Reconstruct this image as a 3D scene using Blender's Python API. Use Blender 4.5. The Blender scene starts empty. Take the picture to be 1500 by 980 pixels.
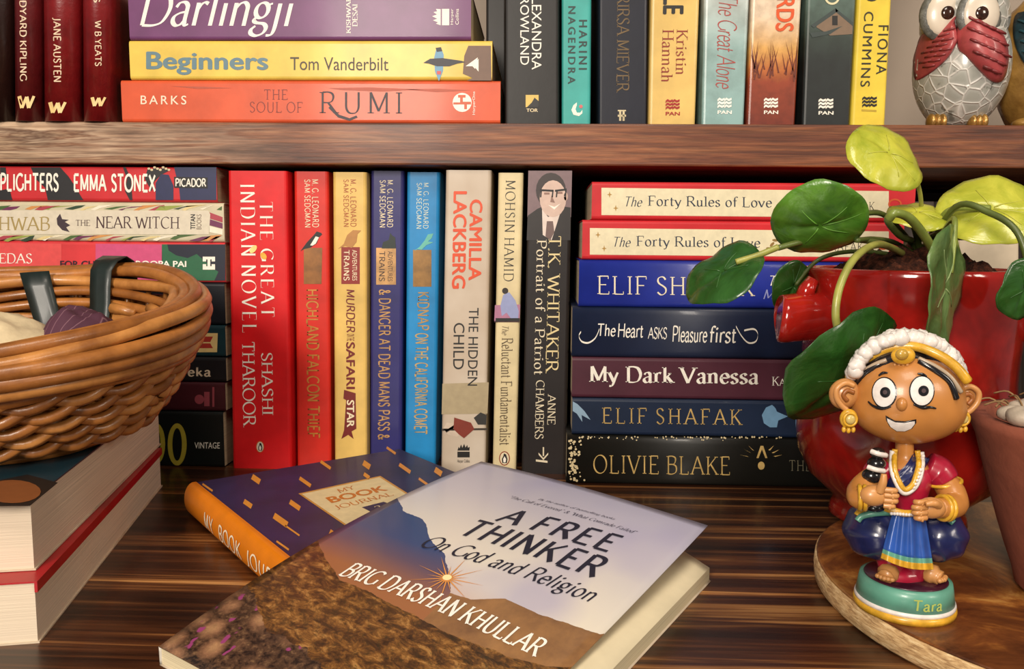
import bpy, bmesh, math, random
from mathutils import Vector, Matrix, noise
from mathutils.geometry import tessellate_polygon

random.seed(7)
SC = bpy.context.scene
COL = SC.collection
R = math.radians

# ---------------------------------------------------------------- camera
FPX = 1200.0                     # focal length in pixels of the 1500 x 980 frame
DSP = 0.545                      # distance of the standing spines
PITCH, ROLL, YAW = R(6.42), R(0.5), R(2.0)
CAM_M = Matrix.Rotation(YAW, 3, 'Z') @ Matrix.Rotation(math.pi/2 - PITCH, 3, 'X') @ Matrix.Rotation(ROLL, 3, 'Z')

def ray(px, py):
    return CAM_M @ Vector(((px-750)/FPX, -(py-490)/FPX, -1.0))
_d = ray(550, 689)
HCAM = -DSP*_d.z/_d.y            # eye height over the lower board
CAM = Vector((0, 0, HCAM))
def PV(px, py, y):               # point of the upright plane at depth y
    d = ray(px, py); return CAM + d*(y/d.y)
def PZ(px, py, z):               # point of the level plane at height z
    d = ray(px, py); return CAM + d*((z-HCAM)/d.z)
def to_px(p):
    q = CAM_M.transposed() @ (Vector(p)-CAM)
    return 750+FPX*q.x/-q.z, 490-FPX*q.y/-q.z

cd = bpy.data.cameras.new('camera'); cam = bpy.data.objects.new('camera', cd); COL.objects.link(cam)
cd.sensor_width = 36; cd.lens = 36*FPX/1500; cd.clip_start = 0.01
cam.matrix_world = Matrix.Translation(CAM) @ CAM_M.to_4x4()
SC.camera = cam

# ---------------------------------------------------------------- light and exposure
w = bpy.data.worlds.new('room_ambient'); SC.world = w; w.use_nodes = True
w.node_tree.nodes['Background'].inputs[0].default_value = (1.0, 0.93, 0.86, 1)
w.node_tree.nodes['Background'].inputs[1].default_value = 0.15
def area(name, loc, target, size, power, col):
    l = bpy.data.lights.new(name, 'AREA'); l.shape = 'RECTANGLE'; l.size, l.size_y = size; l.energy = power; l.color = col
    o = bpy.data.objects.new(name, l); COL.objects.link(o); o.location = loc
    o.rotation_euler = (Vector(target)-Vector(loc)).to_track_quat('-Z', 'Y').to_euler(); return o
area('room_lamp', (-0.34, -0.75, 0.56), (0.0, 0.48, 0.14), (0.26, 0.40), 16.5, (1.0, 0.90, 0.78))
area('overhead_fill', (0.1, -0.45, 1.45), (0.0, 0.45, 0.1), (0.5, 0.5), 11.0, (1.0, 0.88, 0.74))  # unseen fill, added to keep some light from above
area('side_lamp', (1.1, -0.6, 0.75), (0.1, 0.5, 0.15), (0.35, 0.35), 7.0, (1.0, 0.88, 0.74))
SC.view_settings.view_transform = 'Standard'; SC.view_settings.look = 'None'
SC.view_settings.gamma = 1; SC.view_settings.use_curve_mapping = False
SC.view_settings.exposure = 0.0

# ---------------------------------------------------------------- helpers: objects
def rgb(h):
    h = h.lstrip('#'); c = [int(h[i:i+2], 16)/255 for i in (0, 2, 4)]
    return tuple(x/12.92 if x <= .04045 else ((x+.055)/1.055)**2.4 for x in c)+(1,)

def thing(name, label, cat, loc, group=None):
    o = bpy.data.objects.new(name, None); COL.objects.link(o); o.location = loc; o.empty_display_size = .01
    o['label'] = label; o['category'] = cat
    if group: o['group'] = group
    return o
def wloc(o):
    v = Vector(o.location)
    while o.parent: o = o.parent; v += Vector(o.location)
    return v
def mobj(name, me, mat, parent=None, smooth=False):
    if mat is not None:
        for m in (mat if isinstance(mat, (list, tuple)) else [mat]): me.materials.append(m)
    if smooth:
        for p in me.polygons: p.use_smooth = True
    o = bpy.data.objects.new(name, me); COL.objects.link(o)
    if parent: o.parent = parent
    return o
def pyd(name, vs, fs, mat, parent=None, smooth=False, fix=True):
    """a mesh from WORLD coordinates, made local to its parent"""
    off = wloc(parent) if parent else Vector((0, 0, 0))
    me = bpy.data.meshes.new(name)
    me.from_pydata([tuple(Vector(v)-off) for v in vs], [], [tuple(f) for f in fs])
    if fix:
        bm = bmesh.new(); bm.from_mesh(me); bmesh.ops.recalc_face_normals(bm, faces=bm.faces); bm.to_mesh(me); bm.free()
    me.update()
    return mobj(name, me, mat, parent, smooth)
def bevel(o, w=.001, seg=2):
    m = o.modifiers.new('bevel', 'BEVEL'); m.width = w; m.segments = seg; m.limit_method = 'ANGLE'; m.angle_limit = R(35); return o
BOXF = [(0,1,2,3), (7,6,5,4), (0,4,5,1), (1,5,6,2), (2,6,7,3), (3,7,4,0)]
def boxv(x0, x1, y0, y1, z0, z1):
    return [(x0,y0,z0), (x1,y0,z0), (x1,y1,z0), (x0,y1,z0), (x0,y0,z1), (x1,y0,z1), (x1,y1,z1), (x0,y1,z1)]
def box(name, x0, x1, y0, y1, z0, z1, mat, parent=None, bw=0):
    o = pyd(name, boxv(x0, x1, y0, y1, z0, z1), BOXF, mat, parent)
    return bevel(o, bw) if bw else o

def catmull(pts, n=8, closed=False):
    P = [Vector(p) for p in pts]; out = []
    m = len(P)
    for i in range(m if closed else m-1):
        if closed: a, b, c, d = P[(i-1) % m], P[i], P[(i+1) % m], P[(i+2) % m]
        else: a, b, c, d = P[max(i-1, 0)], P[i], P[i+1], P[min(i+2, m-1)]
        for k in range(n):
            t = k/n
            out.append(.5*((2*b)+(c-a)*t+(2*a-5*b+4*c-d)*t*t+(3*b-a-3*c+d)*t**3))
    if not closed: out.append(P[-1])
    return out
def tube_geo(pts, rad, seg=8, closed=False):
    pts = [Vector(p) for p in pts]; n = len(pts); vs = []; fs = []
    rf = rad if callable(rad) else (lambda s: rad)
    prev = None
    for i, p in enumerate(pts):
        a = pts[(i-1) % n] if (closed or i > 0) else p
        b = pts[(i+1) % n] if (closed or i < n-1) else p
        t = (b-a).normalized()
        if prev is None:
            up = Vector((0, 0, 1)) if abs(t.z) < .9 else Vector((1, 0, 0))
            u = t.cross(up).normalized()
        else:
            u = (prev-t*prev.dot(t)).normalized()
        prev = u; v = t.cross(u); r = rf(i/max(n-1, 1))
        for k in range(seg):
            q = 2*math.pi*k/seg
            vs.append(p+u*(r*math.cos(q))+v*(r*math.sin(q)))
    for i in range(n if closed else n-1):
        j = (i+1) % n
        for k in range(seg):
            fs.append((i*seg+k, i*seg+(k+1) % seg, j*seg+(k+1) % seg, j*seg+k))
    if not closed:
        fs.append(tuple(range(seg))[::-1]); fs.append(tuple((n-1)*seg+k for k in range(seg)))
    return vs, fs
def tube(name, pts, rad, mat, parent=None, seg=8, closed=False):
    return pyd(name, *tube_geo(pts, rad, seg, closed), mat, parent, smooth=True)
def merge_geo(*gs):
    vs, fs = [], []
    for v, f in gs:
        o = len(vs); vs += list(v); fs += [tuple(i+o for i in q) for q in f]
    return vs, fs
def lathe_geo(prof, c=(0, 0, 0), seg=48, sx=1, sy=1):
    c = Vector(c); vs = []; fs = []; n = len(prof)
    for r, z in prof:
        for k in range(seg):
            q = 2*math.pi*k/seg; vs.append(c+Vector((r*sx*math.cos(q), r*sy*math.sin(q), z)))
    for i in range(n-1):
        for k in range(seg):
            fs.append((i*seg+k, i*seg+(k+1) % seg, (i+1)*seg+(k+1) % seg, (i+1)*seg+k))
    fs.append(tuple(range(seg))[::-1]); fs.append(tuple((n-1)*seg+k for k in range(seg)))
    return vs, fs
def lathe(name, prof, c, mat, parent=None, seg=48, sx=1, sy=1):
    return pyd(name, *lathe_geo(prof, c, seg, sx, sy), mat, parent, smooth=True)
def ell_geo(c, r, rot=None, nu=20, nv=14, f=None):
    """ellipsoid; f(unit vector) -> radial factor"""
    c = Vector(c); vs = []; fs = []; M = rot or Matrix.Identity(3)
    def pt(d):
        k = f(d) if f else 1
        return c + M @ Vector((d.x*r[0]*k, d.y*r[1]*k, d.z*r[2]*k))
    vs.append(pt(Vector((0, 0, 1))))
    for i in range(1, nv):
        a = math.pi*i/nv
        for k in range(nu):
            b = 2*math.pi*k/nu
            vs.append(pt(Vector((math.sin(a)*math.cos(b), math.sin(a)*math.sin(b), math.cos(a)))))
    vs.append(pt(Vector((0, 0, -1))))
    for k in range(nu): fs.append((0, 1+k, 1+(k+1) % nu))
    for i in range(nv-2):
        for k in range(nu):
            a, b = 1+i*nu, 1+(i+1)*nu
            fs.append((a+k, b+k, b+(k+1) % nu, a+(k+1) % nu))
    e = len(vs)-1; a = 1+(nv-2)*nu
    for k in range(nu): fs.append((e, a+(k+1) % nu, a+k))
    return vs, fs
def ell(name, c, r, mat, parent=None, rot=None, nu=20, nv=14, f=None):
    return pyd(name, *ell_geo(c, r, rot, nu, nv, f), mat, parent, smooth=True)

# ---------------------------------------------------------------- helpers: materials
MATS = {}
def nn(nt, t, **kw):
    n = nt.nodes.new(t)
    for k, v in kw.items(): setattr(n, k, v)
    return n
def ramp(nt, fac, stops):
    r = nn(nt, 'ShaderNodeValToRGB'); e = r.color_ramp.elements
    while len(e) < len(stops): e.new(.5)
    for q, (p, c) in zip(e, stops): q.position = p; q.color = rgb(c) if isinstance(c, str) else c
    nt.links.new(fac, r.inputs[0]); return r.outputs[0]
def coords(nt, scale=(1, 1, 1), loc=(0, 0, 0)):
    c = nn(nt, 'ShaderNodeTexCoord'); m = nn(nt, 'ShaderNodeMapping')
    m.inputs['Scale'].default_value = scale; m.inputs['Location'].default_value = loc
    nt.links.new(c.outputs['Object'], m.inputs[0]); return m.outputs[0]
def noise_tex(nt, vec, scale, detail=3, rough=.55, dist=0):
    n = nn(nt, 'ShaderNodeTexNoise'); n.inputs['Scale'].default_value = scale; n.inputs['Detail'].default_value = detail
    n.inputs['Roughness'].default_value = rough; n.inputs['Distortion'].default_value = dist
    nt.links.new(vec, n.inputs['Vector']); return n.outputs['Fac']
def new_mat(name, rough=.5, coat=0, metal=0, spec=.5):
    m = bpy.data.materials.new(name); m.use_nodes = True; b = m.node_tree.nodes['Principled BSDF']
    b.inputs['Roughness'].default_value = rough; b.inputs['Coat Weight'].default_value = coat; b.inputs['Coat Roughness'].default_value = .12
    b.inputs['Metallic'].default_value = metal; b.inputs['Specular IOR Level'].default_value = spec
    return m, m.node_tree, b
def bump(nt, b, h, strength=.3, dist=.001):
    n = nn(nt, 'ShaderNodeBump'); n.inputs['Strength'].default_value = strength; n.inputs['Distance'].default_value = dist
    nt.links.new(h, n.inputs['Height']); nt.links.new(n.outputs[0], b.inputs['Normal'])
def mix(nt, fac, a, b_, typ='MIX'):
    m = nn(nt, 'ShaderNodeMix', data_type='RGBA', blend_type=typ)
    if isinstance(fac, float): m.inputs[0].default_value = fac
    else: nt.links.new(fac, m.inputs[0])
    for i, v in ((6, a), (7, b_)):
        if isinstance(v, str): m.inputs[i].default_value = rgb(v)
        elif isinstance(v, tuple): m.inputs[i].default_value = v
        else: nt.links.new(v, m.inputs[i])
    return m.outputs[2]
def paint(col, rough=.5, coat=0., var=.10, scale=60, bmp=0., metal=0, spec=.5, col2=None, key=None):
    """plain coloured surface with a little mottling"""
    k = key or (col, rough, coat, var, scale, bmp, metal, spec, col2)
    if k in MATS: return MATS[k]
    m, nt, b = new_mat('paint_'+col.strip('#'), rough, coat, metal, spec)
    v = coords(nt); f = noise_tex(nt, v, scale, 4)
    c = rgb(col)
    c2 = rgb(col2) if col2 else tuple(x*(1-2*var) for x in c[:3])+(1,)
    c1 = c if col2 else tuple(min(1, x*(1+var)) for x in c[:3])+(1,)
    nt.links.new(ramp(nt, f, [(.3, c2), (.7, c1)]), b.inputs['Base Color'])
    if bmp: bump(nt, b, noise_tex(nt, v, scale*4, 3), bmp)
    MATS[k] = m; return m
def ink_mat(col, rough=.5, metal=0): return paint(col, rough, 0, .05, 200, 0, metal)
def foil(col='#d9aa62'): return paint(col, .38, 0, .18, 150, 0, .15)
def cover_mat(col, rough=.45, coat=.10, var=.09): return paint(col, rough, coat, var, 45, .04, 0, .35)
def vgrad(name, stops, amp=.01, scale=60):
    """printed spine that changes colour with height over the book's foot (metres)"""
    m, nt, b = new_mat(name, .45, .12); sep = nn(nt, 'ShaderNodeSeparateXYZ'); c = coords(nt); nt.links.new(c, sep.inputs[0])
    ma = nn(nt, 'ShaderNodeMath', operation='MULTIPLY_ADD'); nt.links.new(noise_tex(nt, coords(nt, (1, 1, .5)), scale, 5, .65), ma.inputs[0]); ma.inputs[1].default_value = amp; nt.links.new(sep.outputs[2], ma.inputs[2])
    mr = nn(nt, 'ShaderNodeMath', operation='MULTIPLY'); nt.links.new(ma.outputs[0], mr.inputs[0]); mr.inputs[1].default_value = 5.0
    col = ramp(nt, mr.outputs[0], [(h*5, cc) for h, cc in stops])
    mm = nn(nt, 'ShaderNodeMix', data_type='RGBA', blend_type='MULTIPLY'); mm.inputs[0].default_value = .6
    nt.links.new(col, mm.inputs[6]); nt.links.new(ramp(nt, noise_tex(nt, c, scale*2, 5), [(.35, (.6, .58, .56, 1)), (.6, (1.05, 1.05, 1.05, 1))]), mm.inputs[7])
    nt.links.new(mm.outputs[2], b.inputs['Base Color']); return m
def leather(col):
    k = ('leather', col)
    if k in MATS: return MATS[k]
    m, nt, b = new_mat('leather', .34, .3)
    v = coords(nt); c = rgb(col)
    nt.links.new(ramp(nt, noise_tex(nt, v, 40, 6, .7), [(.3, tuple(x*.45 for x in c[:3])+(1,)), (.7, c)]), b.inputs['Base Color'])
    bump(nt, b, noise_tex(nt, v, 500, 4), .25, .0006); MATS[k] = m; return m
def page_mat(col, axis):
    """page block: fine leaves stacked along the given axis"""
    k = ('pages', col, axis)
    if k in MATS: return MATS[k]
    m, nt, b = new_mat('page_block_'+axis, .85, 0, 0, .2)
    s = {'x': (2600, 9, 9), 'z': (9, 9, 2600)}[axis]
    v = coords(nt, s); f = noise_tex(nt, v, 1, 2)
    c = rgb(col)
    nt.links.new(ramp(nt, f, [(.3, tuple(x*.74 for x in c[:3])+(1,)), (.65, c)]), b.inputs['Base Color'])
    bump(nt, b, f, .35, .0004); MATS[k] = m; return m
# ---------------------------------------------------------------- lettering: built-in sans and a drawn pen alphabet with serifs
def _l(*a): return ('l', a)
def _c(*a): return ('c', a)
def _a(cx, cy, rx, ry, a0, a1):
    n = max(6, int(abs(a1-a0)/15)); pts = []
    for i in range(n+1):
        q = R(a0+(a1-a0)*i/n); pts += [cx+rx*math.cos(q), cy+ry*math.sin(q)]
    return ('p', tuple(pts))
X = .64
GL = {
 'A': (.86, [_l(.02,0,.42,1), _l(.42,1,.84,0), _l(.17,.36,.69,.36)]),
 'B': (.72, [_l(.12,0,.12,1), _c(.12,1,.4,1,.6,.92,.63,.76,.55,.6,.38,.54,.12,.54), _c(.12,.54,.42,.54,.64,.46,.7,.28,.63,.09,.4,0,.12,0)]),
 'C': (.86, [_a(.5,.5,.45,.5,48,312)]),
 'D': (.88, [_l(.12,0,.12,1), _c(.12,1,.45,1,.7,.88,.83,.5,.7,.12,.45,0,.12,0)]),
 'E': (.68, [_l(.12,0,.12,1), _l(.12,1,.62,1), _l(.12,.52,.5,.52), _l(.12,0,.66,0)]),
 'F': (.64, [_l(.12,0,.12,1), _l(.12,1,.62,1), _l(.12,.5,.5,.5)]),
 'G': (.9, [_a(.5,.5,.45,.5,48,330), _l(.86,.42,.86,.1)]),
 'H': (.86, [_l(.12,0,.12,1), _l(.74,0,.74,1), _l(.12,.52,.74,.52)]),
 'I': (.26, [_l(.13,0,.13,1)]),
 'J': (.4, [_c(.26,1,.26,.6,.26,.15,.16,-.08,-.02,-.14)]),
 'K': (.8, [_l(.12,0,.12,1), _l(.7,1,.12,.4), _l(.3,.58,.76,0)]),
 'L': (.66, [_l(.12,0,.12,1), _l(.12,0,.62,0)]),
 'M': (1.0, [_l(.12,0,.12,1), _l(.12,1,.5,.1), _l(.5,.1,.88,1), _l(.88,0,.88,1)]),
 'N': (.88, [_l(.12,0,.12,1), _l(.12,1,.76,0), _l(.76,0,.76,1)]),
 'O': (.96, [_a(.48,.5,.45,.51,0,360)]),
 'P': (.68, [_l(.12,0,.12,1), _c(.12,1,.4,1,.6,.92,.65,.74,.58,.55,.4,.47,.12,.47)]),
 'Q': (.96, [_a(.48,.5,.45,.51,0,360), _c(.5,.1,.7,-.08,.95,-.2)]),
 'R': (.78, [_l(.12,0,.12,1), _c(.12,1,.4,1,.58,.92,.63,.75,.56,.57,.4,.5,.12,.5), _l(.38,.5,.76,0)]),
 'S': (.6, [_c(.52,.84,.42,.97,.28,1,.12,.93,.08,.77,.16,.62,.4,.47,.53,.34,.53,.15,.4,.02,.24,0,.06,.14)]),
 'T': (.76, [_l(.38,0,.38,1), _l(.04,1,.72,1)]),
 'U': (.84, [_c(.12,1,.12,.6,.13,.25,.24,.04,.42,-.01,.6,.04,.71,.25,.72,.6,.72,1)]),
 'V': (.84, [_l(.02,1,.42,0), _l(.42,0,.82,1)]),
 'W': (1.16, [_l(.02,1,.32,0), _l(.32,0,.58,.9), _l(.58,.9,.86,0), _l(.86,0,1.14,1)]),
 'X': (.8, [_l(.06,1,.74,0), _l(.74,1,.06,0)]),
 'Y': (.8, [_l(.04,1,.4,.48), _l(.76,1,.4,.48), _l(.4,0,.4,.48)]),
 'Z': (.72, [_l(.08,1,.64,1), _l(.64,1,.06,0), _l(.06,0,.68,0)]),
 'a': (.54, [_c(.08,.5,.16,.62,.3,.64,.4,.55,.41,.4,.41,.1,.46,.01,.54,.04), _c(.41,.38,.22,.34,.08,.24,.07,.1,.18,0,.31,.03,.41,.16)]),
 'b': (.58, [_l(.1,0,.1,1), _c(.1,.48,.22,.62,.36,.64,.49,.52,.52,.32,.47,.1,.34,0,.2,.02,.1,.12)]),
 'c': (.5, [_c(.46,.52,.38,.62,.26,.64,.12,.54,.06,.32,.12,.09,.26,0,.38,.02,.47,.13)]),
 'd': (.6, [_l(.48,0,.48,1), _c(.48,.5,.38,.62,.25,.64,.12,.54,.06,.32,.12,.08,.25,0,.38,.03,.48,.15)]),
 'e': (.52, [_c(.07,.36,.47,.36,.46,.5,.38,.61,.27,.64,.13,.55,.06,.33,.12,.09,.27,0,.39,.03,.48,.13)]),
 'f': (.38, [_c(.42,.93,.33,1,.22,.96,.16,.8,.16,.5,.16,.0), _l(.03,.62,.34,.62)]),
 'g': (.54, [_a(.25,.43,.18,.21,0,360), _c(.14,.25,.08,.16,.16,.09,.38,.06,.48,-.05,.42,-.2,.24,-.27,.08,-.21,.06,-.1,.16,0), _l(.4,.58,.52,.62)]),
 'h': (.62, [_l(.12,0,.12,1), _c(.12,.46,.24,.61,.37,.64,.47,.54,.48,.35,.48,0)]),
 'i': (.28, [_l(.14,0,.14,.62), _a(.13,.86,.025,.025,0,360)]),
 'j': (.28, [_c(.15,.62,.15,.2,.14,-.1,.08,-.24,-.06,-.26), _a(.14,.86,.025,.025,0,360)]),
 'k': (.58, [_l(.12,0,.12,1), _l(.48,.62,.12,.26), _l(.25,.38,.54,0)]),
 'l': (.26, [_l(.13,0,.13,1)]),
 'm': (.94, [_l(.12,0,.12,.63), _c(.12,.46,.22,.61,.33,.64,.42,.54,.44,.35,.44,0), _c(.44,.46,.54,.61,.65,.64,.76,.54,.78,.35,.78,0)]),
 'n': (.62, [_l(.12,0,.12,.63), _c(.12,.46,.24,.61,.37,.64,.47,.54,.48,.35,.48,0)]),
 'o': (.58, [_a(.29,.32,.23,.33,0,360)]),
 'p': (.6, [_l(.12,-.3,.12,.62), _c(.12,.48,.24,.62,.38,.64,.5,.52,.53,.32,.48,.1,.36,0,.22,.02,.12,.12)]),
 'r': (.42, [_l(.12,0,.12,.63), _c(.12,.42,.2,.57,.3,.64,.41,.6)]),
 's': (.44, [_c(.37,.53,.29,.63,.18,.63,.08,.54,.1,.41,.26,.32,.37,.22,.36,.08,.24,0,.12,.02,.05,.13)]),
 't': (.36, [_c(.15,.84,.15,.5,.15,.16,.2,.02,.35,.06), _l(.03,.62,.32,.62)]),
 'u': (.62, [_c(.12,.62,.12,.3,.14,.09,.25,0,.38,.04,.48,.18), _l(.48,0,.48,.62)]),
 'v': (.56, [_l(.03,.62,.28,0), _l(.28,0,.53,.62)]),
 'w': (.82, [_l(.03,.62,.23,0), _l(.23,0,.41,.58), _l(.41,.58,.59,0), _l(.59,0,.79,.62)]),
 'x': (.56, [_l(.05,.62,.5,0), _l(.5,.62,.05,0)]),
 'y': (.56, [_l(.03,.62,.29,.02), _c(.53,.62,.4,.3,.26,-.12,.16,-.27,.04,-.25)]),
 'z': (.5, [_l(.06,.62,.44,.62), _l(.44,.62,.05,0), _l(.05,0,.46,0)]),
 '.': (.24, [_a(.1,.03,.025,.025,0,360)]), "'": (.2, [_l(.1,1,.08,.8)]), '"': (.3, [_l(.08,1,.07,.82), _l(.2,1,.19,.82)]),
 '&': (.8, [_c(.76,.4,.6,.1,.38,0,.15,.06,.08,.25,.2,.42,.42,.6,.46,.82,.34,.98,.2,.9,.22,.7,.45,.35,.78,0)]),
 '0': (.6, [_a(.3,.5,.24,.5,0,360)]), '2': (.6, [_c(.08,.8,.16,.95,.3,1,.46,.92,.5,.74,.38,.45,.06,0), _l(.06,0,.54,0)]),
 '·': (.3, [_a(.14,.45,.04,.04,0,360)]),
}
def pen(text, thick=.13, thin=.045, serif=.16, slant=0., space=.1, nib=24, smallcaps=False, wmod=1.0):
    """text -> flat (verts, faces) with the pen alphabet"""
    vs, fs = [], []; x0 = 0; ns = 0
    def quadstrip(L, Rr):
        o = len(vs); n = len(L)
        vs.extend(L); vs.extend(Rr)
        for i in range(n-1): fs.append((o+i, o+i+1, o+n+i+1, o+n+i))
    for ch in text:
        if ch == ' ': x0 += .38; continue
        k = 1.0
        if smallcaps and ch.islower(): ch = ch.upper(); k = .76
        adv, st = GL.get(ch, GL['o'])
        ends = []
        for t, a in st:
            if t == 'l' and abs(a[3]-a[1]) > abs(a[2]-a[0])*.2: ends += [(a[0], a[1]), (a[2], a[3])]
        for t, a in st:
            pts = [Vector((a[i], a[i+1])) for i in range(0, len(a), 2)]
            if t == 'c': pts = [Vector((q.x, q.y)) for q in catmull([(p.x, p.y, 0) for p in pts], 5)]
            n = len(pts); L = []; Rr = []
            closed = (pts[0]-pts[-1]).length < 1e-4 and n > 3
            for i, p in enumerate(pts):
                if closed: d = pts[(i+1) % (n-1)]-pts[i-1 if i > 0 else n-2]
                else: d = pts[min(i+1, n-1)]-pts[max(i-1, 0)]
                if d.length < 1e-9: d = Vector((1, 0))
                d.normalize(); al = math.atan2(d.y, d.x)
                w = (thin+(thick-thin)*abs(math.sin(al-R(nib)))**1.6)/2/k**.3
                nrm = Vector((-d.y, d.x))*w
                L.append(p+nrm); Rr.append(p-nrm)
            o = len(vs); quadstrip(L, Rr)
            if serif and t == 'l':
                steep = abs(a[3]-a[1]) > abs(a[2]-a[0])*.5
                if steep:
                    for (ex, ey) in ((a[0], a[1]), (a[2], a[3])):
                        if sum(1 for e in ends if abs(e[0]-ex)+abs(e[1]-ey) < .03) > 1: continue
                        if min(abs(ey-v) for v in (0, 1, .62, .63, -.3)) > .005: continue
                        low = ey < .3; s1 = serif; s0 = serif
                        if ch.islower() and not low: s1 = .02
                        h = thin*.9 if low else -thin*.9
                        o2 = len(vs); vs.extend([Vector((ex-s0, ey)), Vector((ex+s1, ey)), Vector((ex+s1, ey+h)), Vector((ex-s0, ey+h))]); fs.append((o2, o2+1, o2+2, o2+3))
                elif abs(a[3]-a[1]) < .01 and ch in 'EFLTZ' and a[1] in (0, 1):
                    sg = 1 if a[1] == 0 else -1
                    for ex in ((a[0], a[2]) if ch == 'T' else (a[2],)):
                        o2 = len(vs); vs.extend([Vector((ex-thin*.5, a[1])), Vector((ex+thin*.5, a[1])), Vector((ex+thin*.5, a[1]+sg*serif*1.2)), Vector((ex-thin*.5, a[1]+sg*serif*1.2))]); fs.append((o2, o2+1, o2+2, o2+3))
            for i in range(o, len(vs)):
                v = vs[i]; vs[i] = Vector((x0+(v.x*k+v.y*k*slant)*wmod, v.y*k, (ns % 6)*6e-6))
            ns += 1
        x0 += (adv*k+space)*wmod
    return vs, fs
def sans(text, bold=0., space=1.0, slant=0.):
    cu = bpy.data.curves.new('t', 'FONT'); cu.body = text; cu.space_character = space; cu.shear = slant
    cu.dimensions = '2D'; cu.fill_mode = 'FRONT'; cu.resolution_u = 4
    ob = bpy.data.objects.new('t', cu); me = bpy.data.meshes.new_from_object(ob)
    vs = [Vector((v.co.x, v.co.y, 0)) for v in me.vertices]; fs = [tuple(p.vertices) for p in me.polygons]
    if bold > 0:                              # heavier cut: the outline doubled around itself
        g = [([v+Vector((dx*bold, dy*bold, i*6e-6)) for v in vs], fs) for i, (dx, dy) in enumerate(((0, 0), (-1, 0), (1, 0), (0, -.7), (0, .7)))]
        vs, fs = merge_geo(*g)
    bpy.data.objects.remove(ob); bpy.data.curves.remove(cu); bpy.data.meshes.remove(me)
    return vs, fs
ST = {
 'sans': lambda t: sans(t, 0), 'bold': lambda t: sans(t, .028), 'light': lambda t: sans(t, 0), 'wide': lambda t: sans(t, .006, 1.35),
 'slab': lambda t: pen(t, .17, .12, .06, space=.14), 'cond': lambda t: pen(t, .2, .17, 0, wmod=.72, space=.12),
 'serif': lambda t: pen(t), 'serifb': lambda t: pen(t, .19, .05, .17), 'serifl': lambda t: pen(t, .1, .04, .13, space=.2),
 'serifw': lambda t: pen(t, .11, .045, .15, space=.34), 'sc': lambda t: pen(t, .12, .05, .14, smallcaps=True),
 'ital': lambda t: pen(t, .12, .04, .0, .28, space=.06), 'script': lambda t: pen(t, .1, .045, .0, .42, space=.0, nib=38),
 'hand': lambda t: pen(t, .085, .055, .0, .12, space=.05, nib=38), 'caps': lambda t: pen(t, .14, .12, 0, space=.2),
 'gap': lambda t: pen(t, .15, .012, .12, space=.3, nib=12),
}
def unit(geo):
    vs, fs = geo
    x0 = min(v.x for v in vs); x1 = max(v.x for v in vs); y0 = min(v.y for v in vs); y1 = max(v.y for v in vs)
    return [Vector(((v.x-x0)/(x1-x0), (v.y-y0)/max(y1-y0, 1e-6), v.z)) for v in vs], fs
def fine(geo, cuts=3):
    """the same flat shape cut into smaller faces, so that it can follow a curve"""
    vs, fs = geo; bm = bmesh.new(); bv = [bm.verts.new((v.x, v.y, v.z)) for v in vs]
    for a in fs:
        try: bm.faces.new([bv[i] for i in a])
        except ValueError: pass
    bmesh.ops.subdivide_edges(bm, edges=bm.edges, cuts=cuts, use_grid_fill=True); bmesh.ops.triangulate(bm, faces=bm.faces); bm.verts.index_update()
    r = [v.co.copy() for v in bm.verts], [tuple(v.index for v in f.verts) for f in bm.faces]; bm.free(); return r
def on_quad(geo, q):
    vs, fs = unit(geo); bl, br, tr, tl = [Vector(p) for p in q]
    return [(bl*(1-v.x)+br*v.x)*(1-v.y)+(tl*(1-v.x)+tr*v.x)*v.y+Vector((0, 0, v.z)) for v in vs], fs
def poly2(pts):
    vs = [Vector((p[0], p[1], 0)) for p in pts]
    return pts, [tuple(t) for t in tessellate_polygon([vs])]
def rel(pts, bx):                          # unit-square drawing (y up) -> pixel box
    x0, y0, x1, y1 = bx
    return [(x0+(x1-x0)*p[0], y1-(y1-y0)*p[1]) for p in pts]
def disc(cx, cy, rx, ry=None, n=20, rot=0):
    ry = ry or rx; o = []
    for i in range(n):
        a = 2*math.pi*i/n; x, y = rx*math.cos(a), ry*math.sin(a)
        o.append((cx+x*math.cos(rot)-y*math.sin(rot), cy+x*math.sin(rot)+y*math.cos(rot)))
    return o

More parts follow.
